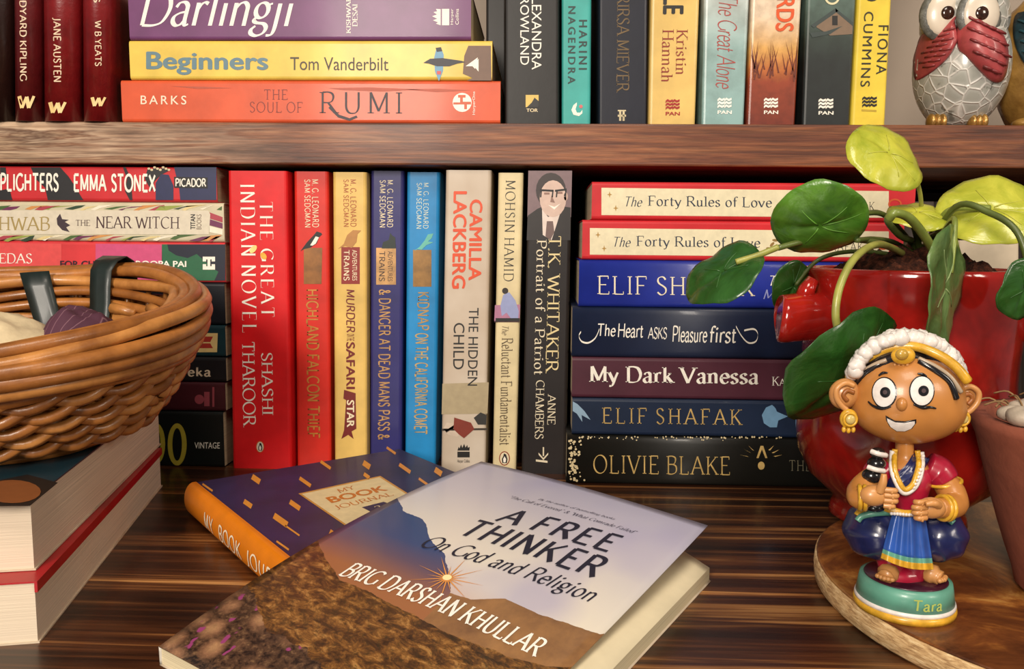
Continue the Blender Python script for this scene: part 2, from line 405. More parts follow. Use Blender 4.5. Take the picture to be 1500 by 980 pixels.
# ---------------------------------------------------------------- books
class Book:
    """A book with its spine in the upright plane at depth y; prints are given in photograph pixels and laid on that plane."""
    def __init__(s, name, label, corners, y, depth, vertical, col, pages='#d9c7a6', hard=False, bulge=0., group=None, cmat=None, k=0.):
        # corners: four (x, z) spine corners c00 c10 c01 c11 : first index along the spine, second across the thickness
        s.y, s.bulge, s.k, s.vertical, s.n = y, bulge, k, vertical, 0
        c = [Vector((a, 0, b)) for a, b in corners]; s.c = c
        base = (c[0]+c[2])/2 if vertical else (c[0]+c[1])/2
        s.o = thing(name, label, 'book', (base.x, y+depth/2, min(v.z for v in c)), group)
        th = (c[2]-c[0]).length; ln = (c[1]-c[0]).length
        tk = min(.0026, th*.16) if hard else min(.0006, th*.1)
        rr = min(.0022 if not hard else .0035, th*.2)
        def outline(inner):
            P = []; m = tk if inner else 0; r = rr if not inner else rr*.5
            P.append((m, depth)); P.append((m, m+r))
            for i in range(1, 4):
                a = R(90*i/3); P.append((m+r-r*math.cos(a)*1, m+r-r*math.sin(a)))
            nb = 10 if bulge else 2
            for i in range(1, nb): P.append((m+r+(th-2*m-2*r)*i/nb, m))
            for i in range(3, 0, -1):
                a = R(90*i/3); P.append((th-m-r+r*math.cos(a), m+r-r*math.sin(a)))
            P.append((th-m, m+r)); P.append((th-m, depth))
            if bulge: P = [(t, d-bulge*(1-(2*t/th-1)**2)*(1-d/depth)**6) for t, d in P]
            return P
        O, I = outline(False), outline(True); n = len(O); vs = []
        def at(l, t, d):
            q = (c[0]*(1-t)+c[2]*t)*(1-l)+(c[1]*(1-t)+c[3]*t)*l
            return Vector((q.x, y+d, q.z))
        for l in (0, 1):
            for P in (O, I):
                for t, d in P: vs.append(at(l, t/th, d))
        fs = []
        for i in range(n-1):
            fs += [(i, i+1, 2*n+i+1, 2*n+i), (n+i+1, n+i, 3*n+i, 3*n+i+1), (i+1, i, n+i, n+i+1), (2*n+i, 2*n+i+1, 3*n+i+1, 3*n+i)]
        fs += [(0, n, 3*n, 2*n), (2*n-1, n-1, 3*n-1, 4*n-1)]
        s.cover = pyd('cover', vs, fs, cmat or cover_mat(col), s.o)
        for p in s.cover.data.polygons: p.use_smooth = bool(bulge)
        e = .0035/ln if hard else .0004/ln; d0, d1 = tk*1.3+.0002, depth-(.004 if hard else .0008)
        t0, t1 = (tk+.0001)/th, 1-(tk+.0001)/th
        vs = [at(l, t, d) for l in (e, 1-e) for t, d in ((t0, d0), (t1, d0), (t1, d1), (t0, d1))]
        pyd('pages', vs, BOXF, page_mat(pages, 'x' if vertical else 'z'), s.o)
    def W(s, px, py, layer=1):
        y = s.y
        if s.bulge:
            p = PV(px, py, y-s.bulge)
            for _ in range(2):
                if s.vertical:
                    l = (p.z-s.c[0].z)/(s.c[1].z-s.c[0].z); a = s.c[0].x*(1-l)+s.c[1].x*l; b = s.c[2].x*(1-l)+s.c[3].x*l; q = p.x
                else: a, b, q = s.c[0].z, s.c[2].z, p.z
                u = 2*(q-a)/(b-a)-1; p = PV(px, py, y-s.bulge*max(0, 1-u*u))
            return p-Vector((0, .00012+.00007*layer, 0))
        return PV(px, py, y-.00008-.00007*layer)
    def poly(s, name, pts, mat, layer=1):
        v, f = poly2(pts)
        return pyd(name, [s.W(p[0], p[1], layer) for p in v], f, mat, s.o, fix=False)
    def polys(s, name, plist, mat, layer=1):
        g = []
        for pts in plist:
            v, f = poly2(pts); g.append(([s.W(p[0], p[1], layer) for p in v], f))
        return pyd(name, *merge_geo(*g), mat, s.o, fix=False)
    def text(s, name, t, style, bx, mat, rot=0, layer=2, geo=None):
        x0, y0, x1, y1 = bx; sh = s.k*(y1-y0)/2 if s.vertical else 0
        ysh = s.k*(x1-x0)/2 if not s.vertical else 0
        P = {(0, 0): (x0-sh, y0-ysh), (1, 0): (x1-sh, y0+ysh), (0, 1): (x0+sh, y1-ysh), (1, 1): (x1+sh, y1+ysh)}
        q = {0: [(0,1), (1,1), (1,0), (0,0)], -90: [(0,0), (0,1), (1,1), (1,0)], 90: [(1,1), (1,0), (0,0), (0,1)]}[rot]
        uv, f = unit(geo or ST[style](t)); q = [Vector(P[a]) for a in q]
        pts = [(q[0]*(1-v.x)+q[1]*v.x)*(1-v.y)+(q[3]*(1-v.x)+q[2]*v.x)*v.y for v in uv]; zs = [v.z for v in uv]
        if s.bulge:                         # cut long faces so that the print follows the round spine
            bm = bmesh.new(); bv = [bm.verts.new((p.x, p.y, z)) for p, z in zip(pts, zs)]
            for a in f:
                try: bm.faces.new([bv[i] for i in a])
                except ValueError: pass
            bmesh.ops.triangulate(bm, faces=bm.faces); bm.verts.index_update()
            pts = [Vector((v.co.x, v.co.y)) for v in bm.verts]; zs = [v.co.z for v in bm.verts]; f = [tuple(v.index for v in a.verts) for a in bm.faces]; bm.free()
        return pyd(name, [s.W(p.x, p.y, layer)-Vector((0, z, 0)) for p, z in zip(pts, zs)], f, mat, s.o, fix=False)

def vbook(name, label, bot, top, z0, col, y=DSP, depth=.13, height=None, **kw):
    """standing book: bot = (left, right, py), top = (left, right, py)"""
    a, b = PV(bot[0], bot[2], y), PV(bot[1], bot[2], y); c, d = PV(top[0], top[2], y), PV(top[1], top[2], y)
    z1 = z0+height if height else c.z
    def xat(p, q, z): return p.x+(q.x-p.x)*(z-p.z)/(q.z-p.z)
    co = [(xat(a, c, z0), z0), (xat(a, c, z1), z1), (xat(b, d, z0), z0), (xat(b, d, z1), z1)]
    return Book(name, label, co, y, depth, True, col, k=((bot[0]+bot[1])-(top[0]+top[1]))/2/(bot[2]-top[2]), **kw)
def hbook(name, label, x0, x1, z0, z1, col, y=DSP, depth=.13, k=.006, **kw):
    return Book(name, label, [(x0, z0), (x1, z0), (x0, z1), (x1, z1)], y, depth, False, col, k=k, **kw)

WHITE, BLACK = ink_mat('#efe9dc'), ink_mat('#151313')
def pan_logo(b, bx, col, txt=True):
    x0, y0, x1, y1 = bx; w = (x1-x0); ps = []
    hh = (y1-y0)*(.68 if txt else 1)
    for i in range(2):
        for j in range(3):
            u = x0+i*w*.48; v = y0+j*hh*.30
            ps.append([(u, v+hh*.16), (u+w*.14, v), (u+w*.3, v+hh*.12), (u+w*.5, v+hh*.02), (u+w*.5, v+hh*.22), (u+w*.3, v+hh*.32), (u+w*.14, v+hh*.2), (u, v+hh*.36)])
    b.polys('publisher_mark', ps, ink_mat(col), 3)
    if txt: b.text('publisher_name', 'PAN', 'bold', (x0, y0+(y1-y0)*.78, x1, y1), ink_mat(col), 0, 3)
def bird_logo(b, bx, ring, fill):
    x0, y0, x1, y1 = bx; cx, cy = (x0+x1)/2, (y0+y1)/2; rx, ry = (x1-x0)/2, (y1-y0)/2
    b.poly('emblem_ring', disc(cx, cy, rx, ry), ink_mat(ring), 1)
    b.poly('emblem_ground', disc(cx, cy, rx*.82, ry*.86), ink_mat(fill), 2)
    b.poly('emblem_bird', [(cx-rx*.1, cy-ry*.7), (cx+rx*.3, cy-ry*.55), (cx+rx*.55, cy+ry*.1), (cx+rx*.45, cy+ry*.65), (cx-rx*.4, cy+ry*.65), (cx-rx*.5, cy+ry*.1), (cx-rx*.2, cy-ry*.35)], BLACK, 3)
    b.poly('emblem_breast', [(cx, cy-ry*.3), (cx+rx*.3, cy+ry*.1), (cx+rx*.2, cy+ry*.55), (cx-rx*.2, cy+ry*.55), (cx-rx*.25, cy+ry*.1)], WHITE, 4)
def flame_logo(b, bx, col, rot=0):
    x0, y0, x1, y1 = bx
    A = [(0,.5), (.1,.78), (.18,.66), (.3,.95), (.4,.7), (.55,1), (.66,.72), (.8,.92), (.86,.7), (1,.78), (.98,.5)]
    B = [(0,0), (1,0), (1,.42), (0,.42)]
    if rot: A = [(1-y, x) for x, y in A]; B = [(1-y, x) for x, y in B]
    b.polys('publisher_mark', [rel(A, bx), rel(B, bx)], ink_mat(col))
# ---------------------------------------------------------------- the setting: wall, floor, bookcase
YF = DSP-.004                                   # front edge of the upper board
ZB = PV(750, 242.5, YF).z; ZS = PV(750, 180.5, YF).z
def wood_table():
    m, nt, b = new_mat('striped_wood', .36, .12)
    v = coords(nt, (2.6, 95, 30)); v2 = coords(nt, (5, 330, 60)); v3 = coords(nt, (1.0, 17, 10), (3.1, .7, 0))
    a = noise_tex(nt, v, 1, 5, .62, .35); f = noise_tex(nt, v2, 1, 3); g = noise_tex(nt, v3, 1, 2, .5, .5)
    base = ramp(nt, a, [(.30, '#1a0c06'), (.46, '#381d0f'), (.54, '#5a341b'), (.60, '#9a6a3c'), (.64, '#c09058'), (.70, '#6a4022')])
    mm = nn(nt, 'ShaderNodeMix', data_type='RGBA', blend_type='MULTIPLY'); mm.inputs[0].default_value = .9
    nt.links.new(base, mm.inputs[6]); nt.links.new(ramp(nt, f, [(.35, (.55, .5, .47, 1)), (.65, (1.1, 1.05, 1, 1))]), mm.inputs[7])
    m2 = nn(nt, 'ShaderNodeMix', data_type='RGBA', blend_type='MULTIPLY'); m2.inputs[0].default_value = 1
    nt.links.new(mm.outputs[2], m2.inputs[6]); nt.links.new(ramp(nt, g, [(.35, (.55, .52, .5, 1)), (.62, (1.1, 1.1, 1.1, 1))]), m2.inputs[7])
    nt.links.new(m2.outputs[2], b.inputs['Base Color']); bump(nt, b, a, .12, .0006); return m
def wood_edge():
    m, nt, b = new_mat('worn_lit_board', .5, .05)
    v = coords(nt, (7, 120, 110)); v2 = coords(nt, (26, 420, 620)); v3 = coords(nt, (7, 7, 13))
    a = noise_tex(nt, v, 1, 5, .6, .6); f = noise_tex(nt, v2, 1, 4, .6); g = noise_tex(nt, v3, 1, 4, .6, .3)
    base = ramp(nt, a, [(.28, '#351709'), (.45, '#64341e'), (.58, '#86502f'), (.75, '#a8744c')])
    worn_lit = ramp(nt, a, [(.3, '#8a6a52'), (.42, '#b89a7e'), (.5, '#cbb196'), (.56, '#6e4e3a'), (.62, '#c0a486')])  # pale left end: wear, plus brighter light put into the colour
    sep = nn(nt, 'ShaderNodeSeparateXYZ'); nt.links.new(coords(nt), sep.inputs[0])
    mr = nn(nt, 'ShaderNodeMapRange'); mr.inputs['From Min'].default_value = -.16; mr.inputs['From Max'].default_value = -.30
    nt.links.new(sep.outputs[0], mr.inputs['Value'])
    ad = nn(nt, 'ShaderNodeMath', operation='MULTIPLY'); nt.links.new(mr.outputs[0], ad.inputs[0])
    nt.links.new(ramp(nt, g, [(.35, (0.25, .25, .25, 1)), (.6, (1, 1, 1, 1))]), ad.inputs[1])
    c = mix(nt, ad.outputs[0], base, worn_lit)
    mm = nn(nt, 'ShaderNodeMix', data_type='RGBA', blend_type='MULTIPLY'); mm.inputs[0].default_value = .85
    nt.links.new(c, mm.inputs[6]); nt.links.new(ramp(nt, f, [(.38, (.5, .46, .43, 1)), (.62, (1.12, 1.1, 1.06, 1))]), mm.inputs[7])
    nt.links.new(mm.outputs[2], b.inputs['Base Color']); bump(nt, b, f, .35, .0006); return m
MT, ME = wood_table(), wood_edge()
YW = DSP+.235
def struct(o): o['kind'] = 'structure'; return o
struct(box('wall_back', -1.6, 1.6, YW, YW+.05, -.8, 1.5, paint('#a89a8c', .85, 0, .05, 9)))
struct(box('floor', -1.6, 1.6, -1.8, YW, -.85, -.8, paint('#6a5543', .5, 0, .1, 6)))
case = thing('bookcase', 'brown wooden bookcase with a thick shelf board over a striped wood lower board', 'bookcase', (0, .5, -.8))
box('lower_board', -.75, .75, .02, DSP+.20, -.03, 0, MT, case, .0015)
box('shelf_board', -.75, .75, YF, DSP+.20, ZB, ZS, ME, case, .0012)
box('back_strip', -.75, .75, DSP+.20, DSP+.222, ZS-.03, ZS+.010, paint('#0d0a08', .7), case)  # near-black strip along the back of the upper board
box('back_panel', -.75, .75, DSP+.20, DSP+.21, -.03, ZB, paint('#1d120b', .7, 0, .1, 9), case)  # colour darkened to stand for the shadow deep in the lower shelf
for sx in (-1, 1): box('side_panel', sx*.75-.012, sx*.75+.012, .02 if 0 else YF, DSP+.222, -.8, .62, ME, case, .001)
box('top_board', -.75, .75, YF, DSP+.20, .60, .625, ME, case, .001)
for sx in (-1, 1): box('leg', sx*.70-.02, sx*.70+.02, .05, .09, -.8, -.03, MT, case, .002)

# ---------------------------------------------------------------- lower shelf: standing books
GS = 'books standing on the lower board'
EPS = .0
gold = foil()
b = vbook('paperback', 'thick bright red book with white serif title, beside the horizontal pile', (340.5, 427, 690), (333.5, 420.5, 250), 0, '#d4161c', group=GS, pages='#cdb896', y=DSP-.001)
b.text('title', 'THE GREAT', 'gap', (381, 296, 401, 464), WHITE, -90); b.text('title', 'INDIAN NOVEL', 'gap', (353, 270, 375, 487), WHITE, -90)
b.text('author_name', 'SHASHI', 'serif', (383, 517, 400, 608), WHITE, -90); b.text('author_name', 'THAROOR', 'serif', (355, 501, 374, 626), WHITE, -90)
b.poly('mango_motif', disc(371, 365, 4, 7, 12, .7), foil('#e8c878'), 3); b.poly('mango_motif', disc(386, 375, 4, 6, 12, -.6), foil('#e8a838'), 3)
bird_logo(b, (375, 646, 387, 663), '#c86a30', '#ded2c0')

b = vbook('paperback', 'narrow red book with a magpie over gold lettering', (435, 485, 690), (430, 481, 251), 0, '#cf2a1e', group=GS, y=DSP+.006)
cr = ink_mat('#e6d6b4')
b.text('author_name', 'M. G. LEONARD', 'caps', (457, 263, 467, 333), cr, -90); b.text('author_name', 'SAM SEDGMAN', 'caps', (446, 263, 455, 333), cr, -90)
b.polys('bird_picture', [rel([(0,0), (.3,.45), (.6,.8), (.75,1), (.95,.93), (1,.85), (.85,.7), (.75,.4), (.45,.18), (.15,.1)], (440, 339, 472, 368))], BLACK, 2)
b.poly('bird_belly', rel([(.45,.3), (.7,.75), (.85,.7), (.7,.38), (.55,.28)], (440, 339, 472, 368)), WHITE, 3)
b.poly('series_plate', [(445, 363), (472, 363), (471, 416), (445, 416)], foil('#8a5a28'), 1)
b.text('title', 'HIGHLAND FALCON THIEF', 'slab', (449, 424, 468, 642), foil('#c08038'), -90)

b = vbook('paperback', 'pale yellow book with dark red lettering and a brown ribbon', (490, 537.5, 690), (487, 537, 252), 0, '#dcb765', group=GS, y=DSP+.004)
dr = ink_mat('#6e1512')
b.text('author_name', 'M. G. LEONARD', 'caps', (513, 263, 522, 332), ink_mat('#a8541e'), -90); b.text('author_name', 'SAM SEDGMAN', 'caps', (503, 263, 511, 332), ink_mat('#a8541e'), -90)
b.poly('bird_picture', rel([(0,.05), (.25,.3), (.4,.75), (.65,1), (1,.98), (.85,.8), (.8,.4), (.6,.1), (.3,.2)], (495, 337, 529, 366)), ink_mat('#b07a3a'), 2)
b.poly('series_plate', [(500, 362), (527, 362), (527, 416), (500, 416)], ink_mat('#8a1d16'), 1)
b.text('series_name', 'ADVENTURES', 'sans', (516, 366, 523, 411), cr, -90); b.text('series_name', 'TRAINS', 'slab', (503, 366, 512, 411), cr, -90)
b.text('title', 'MURDER', 'caps', (507, 424, 520, 487), dr, -90, geo=pen('MURDER', .17, .12, 0, .1)); b.text('title', 'ON THE', 'sans', (508, 489, 519, 499), dr, -90)
b.text('title', 'SAFARI', 'bold', (507, 501, 520, 570), dr, -90)
b.poly('ribbon', [(504, 571), (521, 576), (521, 585), (522, 628), (515, 632), (518, 643), (510, 637), (500, 643), (504, 630), (507, 586), (503, 584)], dr, 1)
b.text('title', 'STAR', 'bold', (508, 586, 519, 626), cr, -90)

b = vbook('paperback', 'deep blue purple book with tan railway lettering', (541, 588, 690), (543, 592, 250), 0, '#2c2a68', group=GS, y=DSP+.012)
tn = foil('#b98d58')
b.text('author_name', 'M. G. LEONARD', 'caps', (567, 264, 576, 333), cr, -90); b.text('author_name', 'SAM SEDGMAN', 'caps', (556, 264, 565, 333), cr, -90)
b.poly('dog_picture', rel([(0,0), (.1,.4), (.5,.55), (.6,1), (.72,.85), (.95,.7), (1,0)], (559, 341, 580, 364)), ink_mat('#15241f'), 2)
b.poly('series_plate', [(551, 363), (580, 363), (580, 417), (551, 417)], tn, 1)
b.text('series_name', 'ADVENTURES', 'sans', (568, 368, 575, 412), ink_mat('#4a3424'), -90); b.text('series_name', 'TRAINS', 'slab', (555, 368, 564, 412), ink_mat('#4a3424'), -90)
b.text('title', '& DANGER AT DEAD MANS PASS &', 'slab', (554, 424, 572, 644), tn, -90)

b = vbook('paperback', 'bright sky blue book with a small lizard and brown plate', (593, 638, 690), (596, 645, 252), 0, '#1f86c4', group=GS, y=DSP+.012)
b.text('author_name', 'M. G. LEONARD', 'caps', (620, 268, 628, 335), ink_mat('#c8d6cc'), -90); b.text('author_name', 'SAM SEDGMAN', 'caps', (610, 268, 618, 335), ink_mat('#c8d6cc'), -90)
b.poly('lizard_picture', rel([(0,.0), (.3,.25), (.55,.6), (.72,.95), (1,1), (.9,.72), (.72,.55), (1,.5), (.65,.35), (.4,.08), (.2,.12)], (606, 342, 635, 368)), ink_mat('#5fb3a5'), 2)
b.poly('series_plate', [(605, 366), (632, 366), (632, 420), (605, 420)], foil('#8a6430'), 1)
b.text('title', 'KIDNAP', 'slab', (611, 428, 629, 484), foil('#a88a58'), -90); b.text('title', 'ON THE CALIFORNIA COMET', 'slab', (607, 488, 627, 636), foil('#c0a060'), -90)
b.polys('edge_pattern', [[(640, 600+i*12), (645, 600+i*12), (645, 607+i*12), (640, 607+i*12)] for i in range(6)], ink_mat('#d48a2a'), 2) if 0 else None

b = vbook('paperback', 'off white crime paperback with orange author lettering', (646, 711, 690), (653, 720, 249), 0, '#cfc3b2', group=GS, cmat=paint('#d2c6b6', .45, .2, .1, 14, col2='#b09c86'))
og = ink_mat('#d5481a')
b.text('author_name', 'CAMILLA', 'bold', (687, 292, 706, 411), og, -90); b.text('author_name', 'LACKBERG', 'bold', (663, 280, 683, 423), og, -90)
b.text('title', 'THE HIDDEN', 'sans', (686, 451, 700, 565), BLACK, -90); b.text('title', 'CHILD', 'sans', (664, 473, 680, 541), BLACK, -90)
b.poly('photo_ground', [(648, 562), (716, 560), (714, 606), (647, 607)], ink_mat('#a89878'), 1)
b.polys('boat_picture', [rel([(0,.3), (.1,.55), (.5,.5), (.6,.2), (.4,.0), (.15,.08)], (649, 602, 700, 640))], ink_mat('#c9b7a4'), 2)
b.poly('boat_hull', rel([(.3,.3), (.32,.75), (.8,.55), (.9,.3), (.6,-.05), (.45,.1)], (649, 602, 700, 640)), ink_mat('#7c2c1c'), 3)
b.poly('dark_bush', [(694, 612), (704, 604), (713, 608), (712, 622), (700, 622)], ink_mat('#2c2a28'), 2)
b.polys('branch', [[(647, 628), (714, 627), (714, 630), (647, 631)], [(652, 631), (672, 618), (690, 624), (688, 628), (672, 622), (654, 634)]], ink_mat('#3a3028'), 2)
flame_logo(b, (670, 650, 688, 670), '#1a1816'); b.text('publisher_name', 'Harper Collins', 'sans', (670, 673, 688, 679), BLACK)

b = vbook('paperback', 'slim cream book with a seated figure in blue on the spine', (721.5, 756, 690), (730, 767, 253), 0, '#d8c79c', group=GS)
b.text('author_name', 'MOHSIN HAMID', 'serifl', (739, 264, 754, 412), BLACK, -90)
b.poly('picture_ground', [(725, 447), (762, 446), (761, 470), (724, 470)], ink_mat('#a8708c'), 1)
b.poly('picture_floor', [(726, 466), (761, 466), (761, 471), (726, 471)], BLACK, 3)
b.poly('sitter_robe', [(737, 432), (746, 428), (755, 440), (760, 456), (759, 466), (748, 466), (742, 458), (735, 463), (733, 448)], ink_mat('#8f97c0'), 2)
b.poly('sitter_head', disc(740, 426, 4.5, 4.5), ink_mat('#241814'), 3)
b.poly('spine_rule', [(724, 470.5), (761, 470.5), (761, 472), (724, 472)], ink_mat('#402020'), 3)
b.text('title', 'The', 'ital', (735, 478, 745, 491), ink_mat('#5a4a34'), -90); b.text('title', 'Reluctant Fundamentalist', 'serif', (733, 495, 750, 652), ink_mat('#5a4a34'), -90)
bird_logo(b, (731, 661, 747, 682), '#8a3416', '#e0d2b0')

b = vbook('paperback', 'charcoal biography with a portrait of a man in glasses on its spine', (764, 829, 690), (774, 838, 250), 0, '#231e1e', group=GS, y=DSP-.001)
b.poly('portrait_ground', [(774, 250), (838, 250), (836.5, 318), (772.5, 318)], ink_mat('#7a6468'), 1)
b.poly('portrait_suit', [(773, 316), (787, 306), (800, 300), (822, 302), (836, 304), (835.5, 352), (771.5, 352)], ink_mat('#241f1f'), 2)
b.poly('portrait_shirt', [(794, 306), (803, 318), (822, 308), (808, 352), (795, 344)], ink_mat('#d8c8be'), 3)
b.poly('portrait_tie', [(801, 324), (810, 324), (812, 340), (806, 352), (799, 346)], ink_mat('#6a5450'), 4)
b.poly('portrait_hair', disc(807, 279, 22, 26), ink_mat('#352c2c'), 3)
b.poly('portrait_face', disc(810, 291, 19.5, 27), ink_mat('#cbb0a2'), 4)
b.poly('portrait_ear', disc(829, 288, 3, 6), ink_mat('#b89a8c'), 4)
b.polys('portrait_glasses', [[(791, 277), (811, 278), (811, 281), (791, 280)], [(813, 278), (830, 276), (830, 279), (813, 281)]]+[[(x, 279), (x+2, 279), (x+1, 289), (x-1, 289)] for x in (792, 809, 815, 828)], BLACK, 5)
b.polys('portrait_smile', [[(803, 300), (812, 303), (821, 298), (812, 307)]], ink_mat('#f0e6da'), 5)
b.polys('portrait_features', [[(808, 286), (813, 297), (806, 296)], [(797, 282), (805, 282), (805, 285), (797, 285)], [(816, 281), (824, 281), (824, 284), (816, 284)]], ink_mat('#8a6a5e'), 5)
lt = ink_mat('#ddd0b4')
b.text('title', 'T.K. WHITAKER', 'serif', (801, 346, 820, 547), ink_mat('#e3cf9a'), -90, 6); b.text('subtitle', 'Portrait of a Patriot', 'serif', (784, 351, 799, 549), lt, -90, 6)
b.text('author_name', 'ANNE', 'serif', (802, 577, 814, 622), lt, -90); b.text('author_name', 'CHAMBERS', 'serif', (784, 557, 797, 643), lt, -90)
b.polys('publisher_mark', [[(795, 655), (797, 655), (797, 668), (795, 668)], [(789, 663), (796, 671), (803, 663), (803, 666), (796, 674), (789, 666)], [(785, 673), (802, 675), (802, 678), (785, 676)]], lt)

# ---------------------------------------------------------------- lower shelf: pile lying on its side by the basket
GL_ = 'books lying in the pile behind the basket'
def zpx(px, py, y): return PV(px, py, y).z
def xpx(px, py, y): return PV(px, py, y).x
lp = [  # name, label, right px, top px, colour
 ('hardback', 'bottom book of the pile behind the basket, black with a yellow numeral', 327, 603, '#0e1312', dict(depth=.15)),
 ('paperback', 'dark maroon book low in the pile behind the basket', 330, 560, '#3c1119', {}),
 ('paperback', 'black book with a short lower case word, between maroon and teal books', 331, 523, '#121013', {}),
 ('paperback', 'dark teal book with a cream plate, in the pile behind the basket', 330, 476, '#0d2d34', {}),
 ('paperback', 'plain near black book in the pile behind the basket', 329, 414, '#14181f', {}),
 ('paperback', 'red and pink book with a green end, behind the basket rim', 329.5, 355, '#cf3a3e', {}),
 ('paperback', 'white spined book with colourful leaf pattern edges, second from top of its pile', 328, 297, '#c9c0a2', {}),
 ('paperback', 'red and black patterned book on top of the pile behind the basket', 317.5, 245, '#c42c32', {}),
]
z = 0; LB = []
for nm, lab, rx, ty, colr, kw in lp:
    z1 = zpx(300, ty, DSP)
    x1 = xpx(rx, ty+20, DSP)
    LB.append(hbook(nm, lab, x1-.205, x1, z, z1, colr, y=DSP, group=GL_, pages='#b9a282', **kw)); z = z1+.0001
v20, mar, eka, teal, blk, ved, wit, lam = LB
yl = ink_mat('#b3a233')
ring = lambda cx, cy, rx, ry, t, n=28: [disc(cx, cy, rx, ry, n)[i:i+2]+disc(cx, cy, rx-t, ry-t, n)[i:i+2][::-1] for i in range(n-1)]+[[disc(cx, cy, rx, ry, n)[-1], disc(cx, cy, rx, ry, n)[0], disc(cx, cy, rx-t, ry-t, n)[0], disc(cx, cy, rx-t, ry-t, n)[-1]]]
v20.polys('numeral', ring(259.5, 651, 14, 31, 7), yl); v20.polys('numeral', ring(229, 650, 13, 30, 7), yl); v20.text('publisher_name', 'VINTAGE', 'sans', (285, 648, 322, 657), WHITE)
mar.polys('publisher_mark', [disc(292, 585, 7, 7), [(299, 574), (307, 574), (307, 595), (299, 595)], [(311, 567), (314, 567), (314, 596), (311, 596)]], ink_mat('#8a3a44'))
eka.text('publisher_name', 'eka', 'slab', (275, 538, 309, 552), ink_mat('#c0ab92'))
teal.poly('plate', [(272, 488), (319, 488), (318, 516), (272, 516)], ink_mat('#c9ae72'), 1)
teal.polys('red_mark', [[(290, 493), (312, 493), (308, 501), (294, 501)], [(294, 503), (308, 503), (312, 510), (290, 510)]], ink_mat('#9a2a20'), 2)
ved.poly('pink_band', [(140, 357), (237, 358), (238, 411), (140, 410)], ink_mat('#c94a78'), 1)
ved.poly('coral_band', [(-5, 356), (90, 357), (90, 410), (-5, 410)], ink_mat('#d84a4a'), 1)
ved.poly('green_end', [(237, 358), (330, 358), (330, 411), (237, 411)], ink_mat('#1e5f3d'), 1)
ved.poly('navy_shape', [(245, 358), (330, 358), (330, 411), (314, 411), (320, 398), (310, 392), (302, 384), (288, 372), (275, 378), (258, 374), (247, 367)], ink_mat('#10152a'), 2)
ved.text('title', 'VEDAS', 'serif', (-17, 371, 47, 386), WHITE, 0, 3); ved.text('title', 'AND UPANISHADS', 'serif', (-40, 392, 82, 406), WHITE, 0, 3)
ved.text('subtitle', 'FOR CHILDREN', 'bold', (88, 382, 187, 392), ink_mat('#30101c'), 0, 3); ved.text('author_name', 'ROOPA PAI', 'bold', (199, 382, 273, 391), WHITE, 0, 4)
ved.polys('publisher_mark', [[(297, 376), (315, 376), (315, 383), (310, 383), (310, 380), (302, 380), (302, 383), (297, 383)], [(304, 380), (308, 380), (308, 390), (304, 390)], [(297, 387), (302, 387), (302, 390), (310, 390), (310, 387), (315, 387), (315, 395), (297, 395)]], WHITE, 4)
rs = random.Random(3); cols = ['#44602e', '#a63a48', '#d8c48a', '#6a2a50', '#8f9a44', '#e8dfc8', '#c98a4a', '#27402a']
for row, (ya, yb) in enumerate(((299, 309), (343, 353))):
    for i in range(17):
        x = -10+i*20+rs.uniform(-9, 9); w1, w2, w3 = rs.uniform(8, 26), rs.uniform(22, 46), rs.uniform(8, 20); y0_, y1_ = ya+rs.uniform(0, 3), yb-rs.uniform(0, 3)
        wit.poly('leaf_print', [(min(325, px_), py_) for px_, py_ in ((x, y1_), (x+w1*.5, y1_+1.0), (x+w1, y1_-2), (x+w2, y0_), (x+w3, y0_+1))], ink_mat(cols[(i*3+row) % 8]), 1)
for i in range(3): wit.poly('leaf_print', [(307, 311+i*10), (326, 318+i*9), (326, 326+i*9), (307, 320+i*10)], ink_mat(cols[(i*2+1) % 8]), 1)
wit.poly('title_panel', [(-5, 308), (305, 308.5), (308, 314), (306, 343.5), (-5, 343)], ink_mat('#d3c9b4'), 2)
tb = ink_mat('#a08a52')
wit.text('author_name', 'SCHWAB', 'serif', (-33, 317, 73, 338), tb, 0, 3)
wit.poly('crow_picture', [(88, 313), (83, 320), (84, 329), (91, 337), (102, 340), (97, 333), (103, 330), (95, 325), (101, 322), (91, 321)], ink_mat('#3a2c34'), 3)
dk = ink_mat('#3e2226')
wit.text('title', 'THE', 'serif', (111, 322, 132, 331), dk, 0, 3); wit.text('title', 'NEAR WITCH', 'serif', (140, 317, 263, 335), dk, 0, 3)
wit.text('publisher_name', 'TITAN', 'bold', (279, 314, 286, 336), BLACK, 90, 3); wit.text('publisher_name', 'BOOKS', 'light', (288, 314, 295, 336), ink_mat('#6a5a48'), 90, 3)
dkp = ink_mat('#1e1d20'); nv = ink_mat('#20264e')
for pts in ([(45, 245), (88, 245), (100, 258), (108, 270), (122, 293), (70, 293), (66, 275), (52, 262)], [(0, 245), (8, 245), (10, 258), (0, 262)], [(-5, 280), (14, 276), (18, 293), (-5, 293)], [(180, 245), (186, 262), (183, 280), (190, 293), (194, 293), (192, 262), (184, 245)]):
    lam.poly('dark_shape', pts, dkp, 1)
lam.poly('navy_end', [(255, 245), (317, 245), (317, 293), (264, 293), (262, 272), (258, 258)], nv, 1); lam.poly('navy_arch', [(228, 293), (228, 268), (236, 255), (247, 256), (254, 272), (254, 293)], nv, 2)
lam.poly('dark_shape', [(212, 262), (216, 248), (234, 246), (250, 249), (236, 256), (226, 266), (222, 280)], dkp, 1)
lam.polys('spray', [disc(218+i*4.2, 247+2*math.sin(i*2.1), 2.2, 1.7, 8) for i in range(8)], ink_mat('#d9c9a0'), 3)
